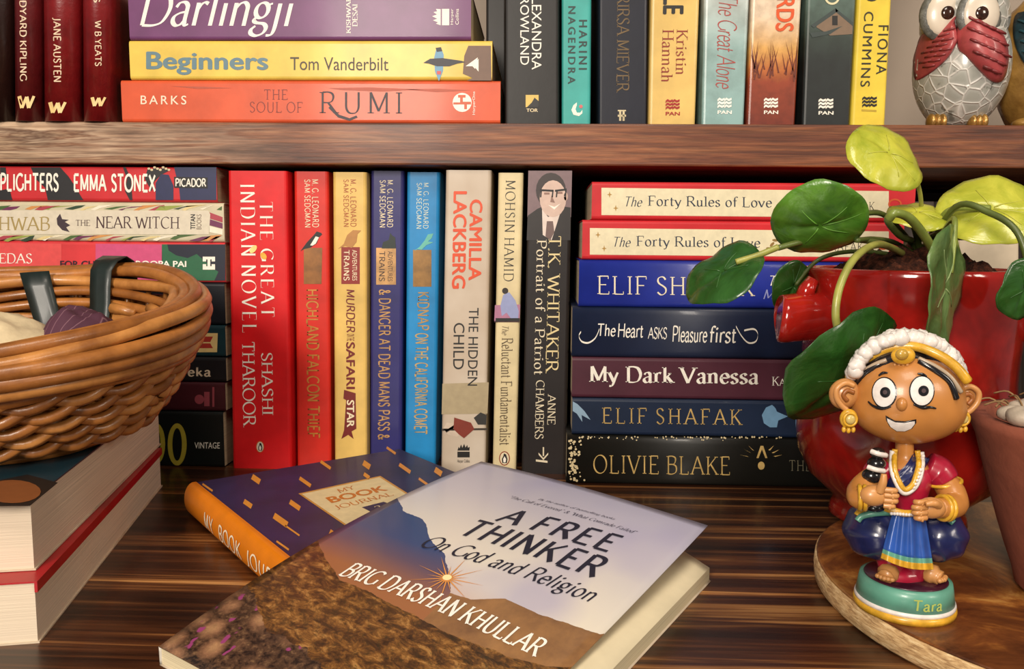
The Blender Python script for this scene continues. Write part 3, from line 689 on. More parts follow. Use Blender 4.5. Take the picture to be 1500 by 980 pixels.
lam.text('title', 'LAMPLIGHTERS', 'cond', (-34, 253, 86, 281), WHITE, 0, 4); lam.text('author_name', 'EMMA STONEX', 'cond', (108, 254, 228, 282), WHITE, 0, 4)
lam.poly('name_plate', [(255, 259), (304, 260), (304, 276), (255, 275)], BLACK, 3); lam.text('publisher_name', 'PICADOR', 'cond', (257, 261, 302, 274), WHITE, 0, 5)

# ---------------------------------------------------------------- lower shelf: pile lying behind the red pot
YP = PZ(835, 708, 0).y
GR = 'books lying in the pile behind the red pot'
rp = [
 ('hardback', 'thick black book with gold speckles, bottom of the pile behind the red pot', 830, 637, '#12110d', dict(depth=.14, bulge=.0015)),
 ('paperback', 'dark blue book with gold author capitals and a pale rosette', 838, 583, '#14233c', {}),
 ('paperback', 'plum book with bold white serif title', 838, 523, '#4c2230', {}),
 ('paperback', 'navy book with white handwritten title', 838, 449.5, '#17213a', dict(bulge=.001)),
 ('paperback', 'royal blue book with large cream capitals', 848, 380.5, '#1c2c8c', dict(bulge=.0012)),
 ('paperback', 'red edged cream spine book lying on the royal blue book', 853, 322, '#c5252c', {}),
 ('paperback', 'red edged cream spine book on top of the pile', 867, 266, '#c5252c', {}),
]
z = 0; RB = []
for nm, lab, lx, ty, colr, kw in rp:
    z1 = zpx(860, ty, YP); x0 = xpx(lx, ty+25, YP)
    RB.append(hbook(nm, lab, x0, x0+.2, z, z1, colr, y=YP, group=GR, k=.013, **kw)); z = z1+.0001
oli, el2, van, hea, el1, fo2, fo1 = RB
gf = foil('#cbaa68')
oli.text('author_name', 'OLIVIE BLAKE', 'serifl', (869, 667, 1069, 695), gf); oli.text('title', 'THE', 'serifl', (1156, 674, 1188, 690), ink_mat('#6a6450'))
oli.polys('eye_mark', [[(1108, 671), (1114, 653), (1118, 653), (1124, 671), (1121, 671), (1116, 658), (1111, 671)], disc(1115, 682, 5, 6, 14)]+[[(1115+20*math.cos(a)-1.2, 672-16*math.sin(a)), (1115+32*math.cos(a), 672-24*math.sin(a)), (1115+20*math.cos(a)+1.2, 673-16*math.sin(a))] for a in (2.9, 2.5, 2.2, .95, .6, .25)], gf)
rs = random.Random(5)
oli.polys('gold_speckle', [disc(834+abs(rs.gauss(0, 7)), rs.uniform(645, 704), rs.uniform(.8, 2.2), None, 6) for _ in range(70)]+[disc(rs.uniform(845, 1150), 639.5+abs(rs.gauss(0, 2)), rs.uniform(.7, 1.6), None, 6) for _ in range(70)], ink_mat('#cdbb92', .4))
el2.text('author_name', 'ELIF SHAFAK', 'serifw', (882, 598, 1088, 622), gf)
el2.poly('rosette', [(1116, 608), (1122, 597), (1131, 593), (1136, 598), (1138, 603), (1154, 610), (1140, 616), (1138, 626), (1128, 626), (1119, 620)], ink_mat('#6a93b4'), 1)
el2.polys('feather', [[(839, 588), (846, 592), (856, 602), (865, 615), (852, 608), (853, 618), (845, 606), (839, 602)]], ink_mat('#8aa6bc'), 1)
van.text('title', 'My Dark Vanessa', 'serifb', (863, 537, 1111, 568), WHITE); van.text('author_name', 'Kate Elizabeth', 'sc', (1131, 552, 1240, 566), WHITE)
for wd, x0_, x1_, y0_, y1_ in (('The', 876, 902, 474, 493), ('Heart', 905, 942, 474, 495), ('ASKS', 949, 977, 479, 497), ('Pleasure', 985, 1036, 477, 502), ('first', 1040, 1078, 477, 503)): hea.text('title', wd, 'hand', (x0_, y0_, x1_, y1_), WHITE, geo=pen(wd, .13, .08, 0, .1, .04, 38))
sw = []
for pts in ([(878, 482), (872, 495), (862, 502), (852, 500), (848, 492), (851, 486)], [(1078, 478), (1086, 492), (1096, 502), (1107, 500), (1110, 489), (1104, 482), (1090, 484)]):
    c = catmull([(x, y, 0) for x, y in pts], 6)
    sw += [[(c[i].x, c[i].y-1.3), (c[i+1].x, c[i+1].y-1.3), (c[i+1].x, c[i+1].y+1.3), (c[i].x, c[i].y+1.3)] for i in range(len(c)-1)]
hea.polys('flourish', sw, WHITE, 2)
el1.text('author_name', 'ELIF SHAFAK', 'serifl', (875, 405, 1106, 433), ink_mat('#e8dcc0')); el1.text('title', 'The', 'ital', (1128, 404, 1160, 419), WHITE); el1.text('title', 'M', 'ital', (1118, 424, 1136, 438), ink_mat('#8a90c0'))
cm = ink_mat('#ddd2b0'); dn = ink_mat('#1c2a40')
for f_, (px0, py0, py1, tx) in ((fo1, (881, 275, 315, 917)), (fo2, (864, 334, 373, 900))):
    f_.poly('title_panel', [(px0, py0), (1302, py0+5), (1302, py1+4), (px0, py1)], cm, 1)
    f_.text('title', 'The', 'ital', (tx, py0+13, tx+24, py0+28), dn); f_.text('title', 'Forty Rules of Love', 'serif', (tx+32, py0+12.5, tx+214, py0+32), dn)
    f_.polys('gold_star', [[(sx-4, sy), (sx-1, sy-1), (sx, sy-5), (sx+1, sy-1), (sx+4, sy), (sx+1, sy+1), (sx, sy+5), (sx-1, sy+1)] for sx, sy in ((px0+12, py0+10), (px0+21, py0+30))], ink_mat('#a8823c'), 2)
    f_.polys('sprig', [disc(tx+222+i*4.5, py0+36-i*6, 4.5, 2, 10, -.8+.9*(i % 2)) for i in range(6)], ink_mat('#8a6a34'), 2)
    f_.text('author_name', 'ELIF SHAFAK', 'serifl', (tx+275, py0+20, tx+365, py0+34), BLACK)
    f_.polys('emblem_ring', ring(1311-(917-tx), py0+24, 10, 8, 2.5), ink_mat('#c8501e'), 2)

# ---------------------------------------------------------------- books far behind the pot
yb = DSP+.095
vbook('hardback', 'pale grey book standing in shade behind the potted plant, beside the pile', (1340, 1370, 700), (1340, 1370, 250), 0, '#b5aaa6', y=yb, depth=.095, height=.19)
vbook('hardback', 'pale grey book standing behind the potted plant, next to a dark wide book', (1373, 1396, 700), (1373, 1396, 250), 0, '#a59c9c', y=yb, depth=.095, height=.19)
vbook('hardback', 'wide dark brown book standing in the corner behind the potted plant', (1414, 1500, 700), (1414, 1500, 250), 0, '#2a201c', y=yb-.01, depth=.10, height=.188)
vbook('hardback', 'thick cream book standing behind the soil of the red pot', (1404, 1494, 710), (1404, 1494, 352), 0, '#cbbca4', y=DSP-.01, depth=.09)
# ---------------------------------------------------------------- upper shelf
GU = 'books standing on the upper board'
RH = .2
yu = DSP-.001
for nm, l0, r0, lab in (('far', -30, 18, 'dark brown leather book at the outer end of the red leather row'), ('k', 20, 60.5, 'dark red leather book with gold lettering, next to the dark brown one'), ('a', 62, 117, 'widest dark red leather book with gold lettering'), ('y', 119.5, 167, 'dark red leather book with gold lettering beside the orange and yellow pile')):
    b = vbook('leather_book', lab, (l0+1.5, r0+.5, 174), (l0, r0, 0), ZS, '#000000', y=yu, depth=.12, height=.18, hard=True, bulge=.007, group=GU, cmat=leather('#2a1410' if nm == 'far' else '#651519' if nm == 'k' else '#841519'))
    lg = ink_mat('#d8bfa0')
    if nm == 'k': b.text('author_name', 'RUDYARD KIPLING', 'slab', (29, -20, 39.5, 119), lg, -90); wb = (26, 140, 52, 159)
    if nm == 'a': b.text('author_name', 'JANE AUSTEN', 'slab', (77, 26, 90, 120), lg, -90); wb = (71, 149, 98, 166)
    if nm == 'y': b.text('author_name', 'W B YEATS', 'slab', (139, 30, 149, 97), lg, -90); b.text('title', 'POEMS', 'slab', (137, -60, 147, 4), lg, -90); wb = (133, 142, 156, 156)
    if nm != 'far': b.text('publisher_mark', 'w', 'x', wb, ink_mat('#e0c080'), 0, 2, geo=pen('w', .2, .06, .0, .1))
b = vbook('paperback', 'slim red book with pale lettering standing behind the orange and yellow pile', (174, 204, 174), (174, 204, 0), ZS, '#8c1a1c', y=DSP+.137, depth=.05, height=.17)
b.text('author_name', 'VIKRAM SETH', 'slab', (182, -40, 190, 116), ink_mat('#d8c4a4'), -90)

GP = 'books lying in the pile on the upper board'
zr, zb_, zd, zt = ZS, zpx(450, 117.5, yu), zpx(450, 59, yu), zpx(450, -14, yu)
def ux(px, py): return xpx(px, py, yu)
rum = hbook('paperback', 'orange book with dark capitals, lowest of the pile on the upper board', ux(178, 147), ux(733, 147), zr, zb_, '#d2552f', y=yu, depth=.13, group=GP)
beg = hbook('paperback', 'yellow book with a surfer on its spine, between orange and purple books', ux(190, 88), ux(721, 88), zb_+.0001, zd, '#dfbf52', y=yu, depth=.13, group=GP)
dar = hbook('paperback', 'purple book with white italic title on top of the yellow book', ux(189, 30), ux(690, 30), zd+.0001, zt, '#6c3a68', y=yu, depth=.125, group=GP)
dr2 = ink_mat('#7a2018'); db = ink_mat('#2c1c22')
rum.text('author_name', 'BARKS', 'wide', (206, 140, 273, 153), ink_mat('#efd8c0')); rum.text('title', 'THE', 'serifl', (387, 131, 421, 146), dr2); rum.text('title', 'SOUL OF', 'serifl', (366, 149, 443, 165), dr2)
rum.text('title', 'RUMI', 'serifw', (468, 134, 589, 167), db)
rum.polys('tail_stroke', [[(484, 155), (497, 168), (512, 173), (522, 169), (524, 172), (512, 177), (495, 172), (481, 158)]], db, 2)
rum.poly('publisher_disc', disc(677, 150, 14, 14), WHITE, 1); rum.polys('publisher_mark', [[(671, 139), (682, 139), (682, 143), (678, 143), (678, 149), (690, 149), (690, 153), (684, 153), (684, 160), (680, 160), (680, 153), (664, 153), (664, 150), (674, 150), (674, 143), (671, 143)]], ink_mat('#c85a34'), 2)
rum.text('publisher_name', 'HarperOne', 'sans', (692, 134, 697, 168), WHITE, 90)
for pts in ([(480, 129), (540, 128), (620, 131), (560, 134), (500, 132)], [(594, 131), (640, 130), (690, 132), (640, 135)], [(250, 126), (300, 127), (340, 129), (290, 130)]): rum.poly('scuff', pts, ink_mat('#b04a2c'), 1)
gb = ink_mat('#5c7a86')
beg.text('title', 'Beginners', 'bold', (214, 76, 393, 110), gb); beg.text('author_name', 'Tom Vanderbilt', 'sans', (425, 84, 569, 103), ink_mat('#3a2f20'))
beg.poly('surf_board', [(639, 72), (646, 70), (650, 80), (649, 104), (643, 119), (637, 104), (636, 84)], ink_mat('#6a9ab8'), 2)
beg.polys('surfer', [[(620, 92), (630, 86), (648, 85), (676, 89), (682, 91), (670, 93), (658, 97), (640, 97), (628, 93)], [(638, 70), (646, 69), (648, 75), (640, 76)]], ink_mat('#2a2a32'), 3)
beg.poly('surf_decal', [(640, 104), (646, 104), (646, 109), (640, 109)], ink_mat('#c85050'), 3)
beg.poly('brown_end', [(686, 67), (719, 67), (720, 118), (684, 118), (692, 114), (678, 108), (680, 82)], ink_mat('#6c5040'), 1)
beg.polys('publisher_mark', [[(682, 97), (700, 84), (696, 101), (692, 97)], [(693, 95), (701, 86), (701, 105)]], WHITE, 2)
dar.text('title', 'Darlingji', 'ital', (205, -18, 434, 54), ink_mat('#e9e2dc'), 0, 2, geo=pen('Darlingji', .13, .05, 0, .26, .05))
dar.text('author_name', 'KISHWAR', 'serifb', (507, -6, 514, 49), WHITE, 90); dar.text('author_name', 'DESAI', 'serifb', (516, 6, 524, 39), WHITE, 90)
flame_logo(dar, (633, 13, 658, 37), '#efe9dc', 1); dar.text('publisher_name', 'Harper', 'sans', (660, 13, 665, 36), WHITE, 90); dar.text('publisher_name', 'Collins', 'sans', (667, 13, 672, 36), WHITE, 90)
vbook('hardback', 'black book set back in shade behind the end of the pile', (712, 742, 178), (712, 742, 0), ZS, '#17120f', y=DSP+.14, depth=.05, height=.19)

ub = [
 ('black book with white author name and gold mountain emblem', (739.5, 819.5, 181), (739, 819.5, 0), '#171413', {}),
 ('turquoise book with black lettering', (823, 865, 181), (823, 866.5, 0), '#3fa49c', {}),
 ('navy book with dim dark gold lettering', (876.5, 948, 181), (877, 949.5, 0), '#141726', {}),
 ('cream yellow book with brown red author name', (950, 1018.5, 181), (953.5, 1025, 0), '#dcb96c', {}),
 ('pale blue grey book with red brush script title', (1028, 1090, 181), (1031.7, 1098, 0), '#93b3b0', dict(cmat=vgrad('pale_print', [(0, '#86aaa8'), (.05, '#93b2b0'), (.085, '#bcc4c0'), (.15, '#c6c8c4')], .006, 30))),
 ('orange and rust book with grass blades on its spine', (1093.5, 1165, 181), (1101, 1174.5, 0), '#a5502a', dict(cmat=vgrad('rust_print', [(.0, '#6a2414'), (.034, '#8e3a1e'), (.042, '#b8682e'), (.055, '#d6a258'), (.075, '#e0c9ae'), (.2, '#e2d4c4')], .014, 70))),
 ('dark green grey book with a house on its spine', (1175, 1245, 181), (1181.5, 1254.5, 0), '#1c2423', dict(cmat=vgrad('misty_print', [(0, '#161b1c'), (.045, '#1c2322'), (.06, '#2c3832'), (.075, '#4c6058'), (.12, '#5e7268')], .012))),
 ('lemon yellow book with black capitals, beside the owl', (1246.5, 1297, 181), (1256.5, 1306.5, 0), '#e3c742', {}),
]
U = [vbook('paperback', lab, bt, tp, ZS, cl, y=DSP-.002+.001*(i % 3), depth=.13, height=.2, group=GU, **kw) for i, (lab, bt, tp, cl, kw) in enumerate(ub)]
b = U[0]; b.text('author_name', 'ALEXANDRA', 'sans', (779, -18, 793, 102), WHITE, -90); b.text('author_name', 'ROWLAND', 'sans', (762, -4, 775, 95), WHITE, -90)
b.poly('emblem', [(770, 139), (789, 139), (789, 157), (770, 157)], ink_mat('#d2b45c'), 1); b.poly('emblem_peak', [(772, 157), (779, 150), (783, 143), (789, 148), (789, 157)], BLACK, 2); b.text('publisher_name', 'TOR', 'bold', (771, 159, 788, 164), ink_mat('#d9c7a0'))
b = U[1]; b.text('author_name', 'HARINI', 'bold', (848, 29, 860, 102), ink_mat('#15302e'), -90, geo=sans('HARINI', .02, 1.4)); b.text('author_name', 'NAGENDRA', 'bold', (832, 9, 843, 123), ink_mat('#15302e'), -90, geo=sans('NAGENDRA', .02, 1.4))
b.polys('publisher_mark', [[(x, y) for x, y in [(845, 150), (840, 154), (837, 161), (840, 168), (848, 170), (853, 166), (853, 161), (850, 165), (845, 165), (843, 160), (845, 154)]]], WHITE); b.poly('red_dot', disc(851, 156, 2.6), ink_mat('#d06a6a'), 2)
b = U[2]; b.text('title', 'RIRSA MIEVER', 'serif', (903, -8, 922, 136), foil('#6b5638'), -90); b.polys('publisher_mark', [[(905, 168), (917, 168), (917, 171), (905, 171)], [(905, 161), (917, 161), (917, 163), (905, 163)], [(907, 163), (910, 163), (910, 177), (907, 177)], [(912, 163), (915, 163), (915, 177), (912, 177)]], foil('#cfc09a'))
b = U[3]; b.text('title', 'THE NIGHTINGALE', 'bold', (974, -230, 1005, 21), BLACK, -90, geo=sans('THE NIGHTINGALE', .03)); b.text('author_name', 'Kristin', 'serif', (990, 43, 1007, 108), ink_mat('#8a2f1c'), -90); b.text('author_name', 'Hannah', 'serif', (969, 43, 986, 119), ink_mat('#8a2f1c'), -90); pan_logo(b, (975, 145, 996, 169), '#a01c18')
b = U[4]; b.text('title', 'The Great Alone', 'script', (1050, -6, 1079, 130), ink_mat('#a8433c'), -90, geo=pen('The Great Alone', .08, .05, 0, .25, 0., 38)); pan_logo(b, (1051, 143, 1072, 167), '#f2efe6')
b = U[5]
rs = random.Random(11); bl = []
for i in range(26):
    x = rs.uniform(1099, 1165); hh = rs.uniform(12, 48); dx = rs.uniform(-12, 14); dx = max(1100-x, min(1169-x, dx)); yb2 = rs.uniform(100, 122); bl.append([(x-1.2, yb2), (x+1.2, yb2), (x+dx, 100-hh)])
b.polys('grass_blade', bl, ink_mat('#6a2c18'), 3); b.text('title', 'WORDS', 'bold', (1138, -60, 1165, 46), ink_mat('#d5521c'), -90, 4); pan_logo(b, (1119, 143, 1140, 167), '#f0e8dc')
b = U[6]
b.polys('house_wall', [[(1196, 40), (1196, 33), (1224, 16), (1249, 34), (1248.5, 50), (1216, 52)]], ink_mat('#7a6450'), 2)
b.polys('house_roof', [[(1188, 37), (1224, 12), (1228, 16), (1192, 41)], [(1224, 12), (1250, 33), (1249, 38), (1224, 17)], [(1186, 48), (1210, 46), (1234, 38), (1216, 50), (1190, 55)]], ink_mat('#35403e'), 3)
b.poly('house_window', [(1219, 23), (1227, 23), (1227, 37), (1219, 37)], ink_mat('#1c1a18'), 3)
b.polys('pale_letter', ring(1219, -4, 11, 11, 3), ink_mat('#d8d0a8'), 3); pan_logo(b, (1199, 144, 1221, 168), '#efe9dc')
b = U[7]; b.text('author_name', 'FIONA', 'sans', (1285, 37, 1300, 109), ink_mat('#26210f'), -90, geo=sans('FIONA', .006, 1.25)); b.text('author_name', 'CUMMINS', 'sans', (1263, 17, 1277, 127), ink_mat('#26210f'), -90, geo=sans('CUMMINS', .006, 1.2)); b.text('title', 'TWO', 'bold', (1266, -80, 1292, 2), ink_mat('#26210f'), -90)
pan_logo(b, (1263, 141, 1285, 158), '#1c1810', False); b.poly('gold_rule', [(1262, 160), (1284, 161), (1284, 164), (1262, 163)], ink_mat('#b89a2c'), 1)

# ---------------------------------------------------------------- owl figurine
yo = DSP+.034
def op(px, py, dy=0): return PV(px, py, yo+dy)
ob_ = op(1402, 180); pxm = (op(1508, 100)-op(1408, 100)).x/100
owl = thing('owl_figurine', 'grey glazed owl figurine with pink wings crossed over its beak', 'figurine', (ob_.x, yo, ZS))
OC = Vector((ob_.x, yo, ZS+.043)); OR = Vector((63*pxm, .031, .0435))
def owl_r(d):                                   # pear-shaped body, flat foot
    k = 1+.03*math.cos(2.2*d.z)
    if d.z < -.93: k *= .93/-d.z
    return k
def owl_mat():
    m, nt, b = new_mat('scaled_glaze', .28, .4)
    v = coords(nt, (1, 1, 1)); vo = nn(nt, 'ShaderNodeTexVoronoi', feature='DISTANCE_TO_EDGE'); vo.inputs['Scale'].default_value = 125; nt.links.new(v, vo.inputs[0])
    n = noise_tex(nt, v, 120, 4)
    c = ramp(nt, vo.outputs[0], [(.0, '#e6e2da'), (.03, '#d2cec6'), (.10, '#b3b2aa'), (.3, '#a5a59c')])
    c2 = mix(nt, ramp(nt, n, [(.62, (0, 0, 0, 1)), (.68, (1, 1, 1, 1))]), c, '#77766e')
    nt.links.new(c2, b.inputs['Base Color']); r = ramp(nt, vo.outputs[0], [(.0, (1, 1, 1, 1)), (.09, (0, 0, 0, 1))]); bump(nt, b, r, .5, .0012); return m
OM = owl_mat()
ell('body', OC, OR, OM, owl, nu=40, nv=30, f=owl_r)
hz = OC+Vector((0, 0, .030))
ell('head', hz, (59*pxm, .029, .028), OM, owl, nu=36, nv=20)
for s in (-1, 1):                               # ear tufts
    vs, fs = lathe_geo([(.009, 0), (.007, .006), (.003, .013), (.0005, .018)], hz+Vector((s*.017, 0, .021)), 12); pyd('ear_tuft', vs, fs, OM, owl, True)
def on_ell(px, py, C, RR, grow=0.):
    d = ray(px, py); o = CAM-C; r = Vector((RR[0]+grow, RR[1]+grow, RR[2]+grow))
    dd = Vector((d.x/r.x, d.y/r.y, d.z/r.z)); oo = Vector((o.x/r.x, o.y/r.y, o.z/r.z))
    a = dd.dot(dd); b_ = 2*dd.dot(oo); c = oo.dot(oo)-1; q = b_*b_-4*a*c
    if q < 0:                                  # just past the outline: pull in to it
        cx, cy = to_px(C); return on_ell(cx+(px-cx)*.985, cy+(py-cy)*.985, C, RR, grow)
    return CAM+d*((-b_-math.sqrt(q))/(2*a))
def patch_geo(pts, fn, rings=5):
    """filled outline laid on a surface by fn(px, py)"""
    cx = sum(p[0] for p in pts)/len(pts); cy = sum(p[1] for p in pts)/len(pts); n = len(pts)
    vs = [fn(cx, cy)]; fs = []
    for r in range(1, rings+1):
        for p in pts: vs.append(fn(cx+(p[0]-cx)*r/rings, cy+(p[1]-cy)*r/rings))
    for k in range(n): fs.append((0, 1+k, 1+(k+1) % n))
    for r in range(rings-1):
        a, b_ = 1+r*n, 1+(r+1)*n
        for k in range(n): fs.append((a+k, b_+k, b_+(k+1) % n, a+(k+1) % n))
    return vs, fs
OHR = Vector((59*pxm, .029, .028))
for s, ex, ey in ((-1, 1388, 20), (1, 1436, 20)):
    px_ = ex; c = on_ell(px_, ey, hz, OHR)
    M = Matrix.Rotation(s*R(6), 3, 'Z')
    ell('eye_rim', c+Vector((s*.001, .0034, 0)), (.0152, .0054, .0168), paint('#6a6a64', .4, .2, .3, 300, .3), owl, M)
    e = ell('eye', c+Vector((s*.001, .0018, 0)), (.0128, .0048, .0145), paint('#ddd0bd', .3, .4, .05), owl, M)
    p = on_ell(1385 if s < 0 else 1435, 21, hz, OHR)
    ell('pupil', Vector((p.x, c.y-.0024, p.z)), (.0044, .0018, .0044), paint('#3a2015', .15, .6, .4, 300), e)
PK = paint('#b04a4c', .42, .2, .18, 90, .1)
for s, pts, q0 in ((-1, [(1402, 16), (1398, 28), (1401, 48), (1401, 62), (1390, 82), (1374, 98), (1358, 110), (1342, 117), (1338, 96), (1340, 72), (1348, 54), (1362, 42), (1384, 28)], 0), (1, [(1403, 26), (1412, 14), (1428, 22), (1446, 36), (1464, 44), (1474, 62), (1477, 84), (1474, 106), (1466, 120), (1452, 118), (1434, 102), (1416, 82), (1403, 68)], 1)):
    cs = catmull([(x, y, 0) for x, y in pts], 3, True); cs = [(p.x, p.y) for p in cs]
    cx = sum(p[0] for p in cs)/len(cs); cy = sum(p[1] for p in cs)/len(cs)
    BR = Vector((OR.x*1.03, OR.y*1.06, OR.z*1.06))
    def wing(px, py):
        p = on_ell(px, py, OC, BR); return p
    n = len(cs); rings = 8; vs = []; fs = []
    for lay in (0, 1):
        vs.append(wing(cx, cy)-Vector((0, .0052 if lay else -.001, 0)))
        for r in range(1, rings+1):
            e = .0052*(1-(r/rings)**4)+.0008
            for p in cs: vs.append(wing(cx+(p[0]-cx)*r/rings, cy+(p[1]-cy)*r/rings)-Vector((0, e if lay else -.001, 0)))
    m = 1+rings*n
    for o in (0, m):
        for k in range(n): fs.append((o, o+1+k, o+1+(k+1) % n))
        for r in range(rings-1):
            a, b_ = o+1+r*n, o+1+(r+1)*n
            for k in range(n): fs.append((a+k, b_+k, b_+(k+1) % n, a+(k+1) % n))
    a, b_ = 1+(rings-1)*n, m+1+(rings-1)*n
    for k in range(n): fs.append((a+k, a+(k+1) % n, b_+(k+1) % n, b_+k))
    wg = pyd('wing', vs, fs, PK, owl, True)
    for i in range(5):                         # feather ridges
        for j in range(7):
            if s < 0: x0, y0 = 1393-j*8-i*3, 44+i*15+j*8; x1, y1 = x0-17, y0+5-i
            else: x0, y0 = 1406+j*11+i*4, 26+i*17+j*5; x1, y1 = x0+16, y0+7
            inside = sum(((cs[k][1] > y0) != (cs[(k+1) % n][1] > y0)) and (x0 < (cs[(k+1) % n][0]-cs[k][0])*(y0-cs[k][1])/(cs[(k+1) % n][1]-cs[k][1])+cs[k][0]) for k in range(n)) % 2
            inside2 = sum(((cs[k][1] > y1) != (cs[(k+1) % n][1] > y1)) and (x1 < (cs[(k+1) % n][0]-cs[k][0])*(y1-cs[k][1])/(cs[(k+1) % n][1]-cs[k][1])+cs[k][0]) for k in range(n)) % 2
            if not (inside and inside2): continue
            tube('feather_ridge', [wing(x0+(x1-x0)*t, y0+(y1-y0)*t)-Vector((0, .0058, 0)) for t in (0, .5, 1)], lambda q: .0009*(1.2-abs(q-.5)), paint('#8a3436', .45, .1, .2), wg, 6)
GO = paint('#b98d4a', .3, .2, .3, 200, .2, .6)
for px_ in (1370, 1430):
    ft = op(px_, 169, -.0135)
    for j in (-1, 0, 1): ell('toe', (ft.x+j*.0036, ft.y-.002, ZS+.0052), (.0026, .0055, .0052), GO, owl, nu=10, nv=8)

# gold figurine at the end of the upper board
g0 = PV(1512, 180, yo); gold_fig = thing('gold_figurine', 'gold painted bird figurine with a dark teal feathered wing, beside the owl', 'figurine', (g0.x, yo+.004, ZS))
GM = paint('#b58b45', .38, .2, .3, 70, .35, .25, col2='#7e5a26')
gc = Vector((g0.x, yo+.004, ZS+.046))
ell('body', gc, (.0235, .026, .046), GM, gold_fig, nu=32, nv=24, f=lambda d: (1+.05*noise.noise(d*4))*(.94/-d.z if d.z < -.94 else 1))
def gpt(px, py): return on_ell(px, py, gc, Vector((.0235, .026, .046)), .0012)
TE = paint('#16323a', .4, .3, .3, 150, .2)
wc = [(1488, 20), (1481, 40), (1484, 66), (1496, 92), (1512, 104), (1526, 90), (1530, 50), (1516, 22)]
vs, fs = patch_geo([(p.x, p.y) for p in catmull([(x, y, 0) for x, y in wc], 3, True)], lambda x, y: gpt(x, y)-Vector((0, .0022, 0)))
wg = pyd('wing', vs, fs, TE, gold_fig, True); wg.modifiers.new('thick', 'SOLIDIFY').thickness = .003
for j in range(4):
    tube('feather_ridge', [gpt(1486+j*2+t*26, 32+j*15+t*8)-Vector((0, .0042, 0)) for t in (0, .5, 1)], .0009, paint('#27505a', .4), wg, 6)
ell('foot', (g0.x-.012, yo-.016, ZS+.004), (.010, .008, .004), GM, gold_fig, nu=12, nv=8)
# ---------------------------------------------------------------- two thick books under the basket
c0, c1 = PZ(58, 942, 0), PZ(238, 712, 0)
dirl = (c1-c0); dirl.z = 0; dirl.normalize(); perp = Vector((-dirl.y, dirl.x, 0))
def zcorner(px, py, c):                      # height above c that shows at py
    d = ray(px, py); t = (c.x*d.x+c.y*d.y)/(d.x*d.x+d.y*d.y); return HCAM+d.z*t
ZL = zcorner(61, 850, c0); ZU = zcorner(48, 742.5, c0)
def thick_book(name, label, corner, ln, wd, z0, z1, cover, skew=0.):
    """lies flat; fore edge to the right, spine hidden to the left"""
    o = thing(name, label, 'book', (corner.x, corner.y, z0), None)
    d = Matrix.Rotation(skew, 3, 'Z') @ dirl; p = Matrix.Rotation(skew, 3, 'Z') @ perp
    def q(l, w, z): return corner+d*l+p*w+Vector((0, 0, z))
    def slab(nm, l0, l1, w0, w1, za, zb, mt, par): return pyd(nm, [q(l, w, z) for z in (za, zb) for l, w in ((l0, w0), (l1, w0), (l1, w1), (l0, w1))], BOXF, mt, par)
    t = .0007
    slab('pages', .0006, ln-.0006, .0008, wd-t, z0+t, z1-t, page_mat('#dccbb4', 'z'), o)
    top = slab('front_cover', 0, ln, 0, wd, z1-t, z1, cover[0], o)
    slab('back_cover', 0, ln, 0, wd, z0, z0+t, cover[1], o)
    slab('spine', 0, ln, wd-t, wd, z0+t, z1-t, cover[1], o)
    return o, q
red = cover_mat('#a5121c', .4)
crm = paint('#cbb9a0', .6)
bk1, q1 = thick_book('thick_paperback', 'thick book with red cover lying flat on the striped board, under another thick book', Vector((c0.x, c0.y, 0)), (c1-c0).length, .135, 0, ZL, (red, crm))
# red flap edge drooping over the top of its page block
vs = [q1(l, w, z) for z in (ZL-.0042, ZL+.0001) for l, w in ((-.0006, -.0006), ((c1-c0).length, -.0006), ((c1-c0).length, .0005), (-.0006, .0005))]
pyd('cover_edge', vs, BOXF, red, bk1)
cu = PZ(47, 842, ZL); cu = Vector((cu.x, cu.y, 0))
bk2, q2 = thick_book('thick_paperback', 'thick book with dark teal and black cover directly under the wicker basket', cu+dirl*.004, (c1-c0).length*.985, .13, ZL+.0002, ZU, (cover_mat('#12303a', .4), crm), R(-.6))
def on_top(pts): return [PZ(x, y, ZU+.00015) for x, y in pts]
v, f = poly2([(-60, 742), (44, 741), (85, 707), (40, 695), (-60, 715)]); pyd('black_print', on_top(v), f, ink_mat('#17120f'), bk2, fix=False)
v, f = poly2(disc(18, 720, 42, 17)); pyd('orange_print', [PZ(x, y, ZU+.0003) for x, y in v], f, ink_mat('#7c4722'), bk2, fix=False)

# ---------------------------------------------------------------- wicker basket
BC = PZ(40, 640, ZU); BC = Vector((PV(-4, 600, .400).x, .400, ZU))
basket = thing('wicker_basket', 'round honey brown wicker basket standing on two thick books', 'basket', BC)
TILT = Matrix.Rotation(R(9), 3, 'X') @ Matrix.Rotation(R(-1), 3, 'Y')
HB = .060; RB0, RT = .058, .094
def brad(h): return RB0+(RT-RB0)*math.sin(h*math.pi/2)**.9
def bp(a, r, h):                             # h in metres over the base; the tilt grows with height
    p = Vector((r*math.cos(a), r*math.sin(a), 0)); k = h/HB
    return BC+Vector((p.x, p.y, h+.0005))+(TILT @ p-p)*max(0, min(1.15, k))
def cane_mat(c1, c2):
    m, nt, b = new_mat('cane', .38, .15)
    v = coords(nt); f = noise_tex(nt, v, 55, 4, .6); g = noise_tex(nt, v, 900, 2)
    nt.links.new(ramp(nt, f, [(.3, c1), (.7, c2)]), b.inputs['Base Color']); bump(nt, b, g, .15, .0005); return m
CN = [cane_mat('#7d4a1e', '#b9783a'), cane_mat('#6e3f19', '#a5682f'), cane_mat('#8a5526', '#c98a48')]
rs = random.Random(2)
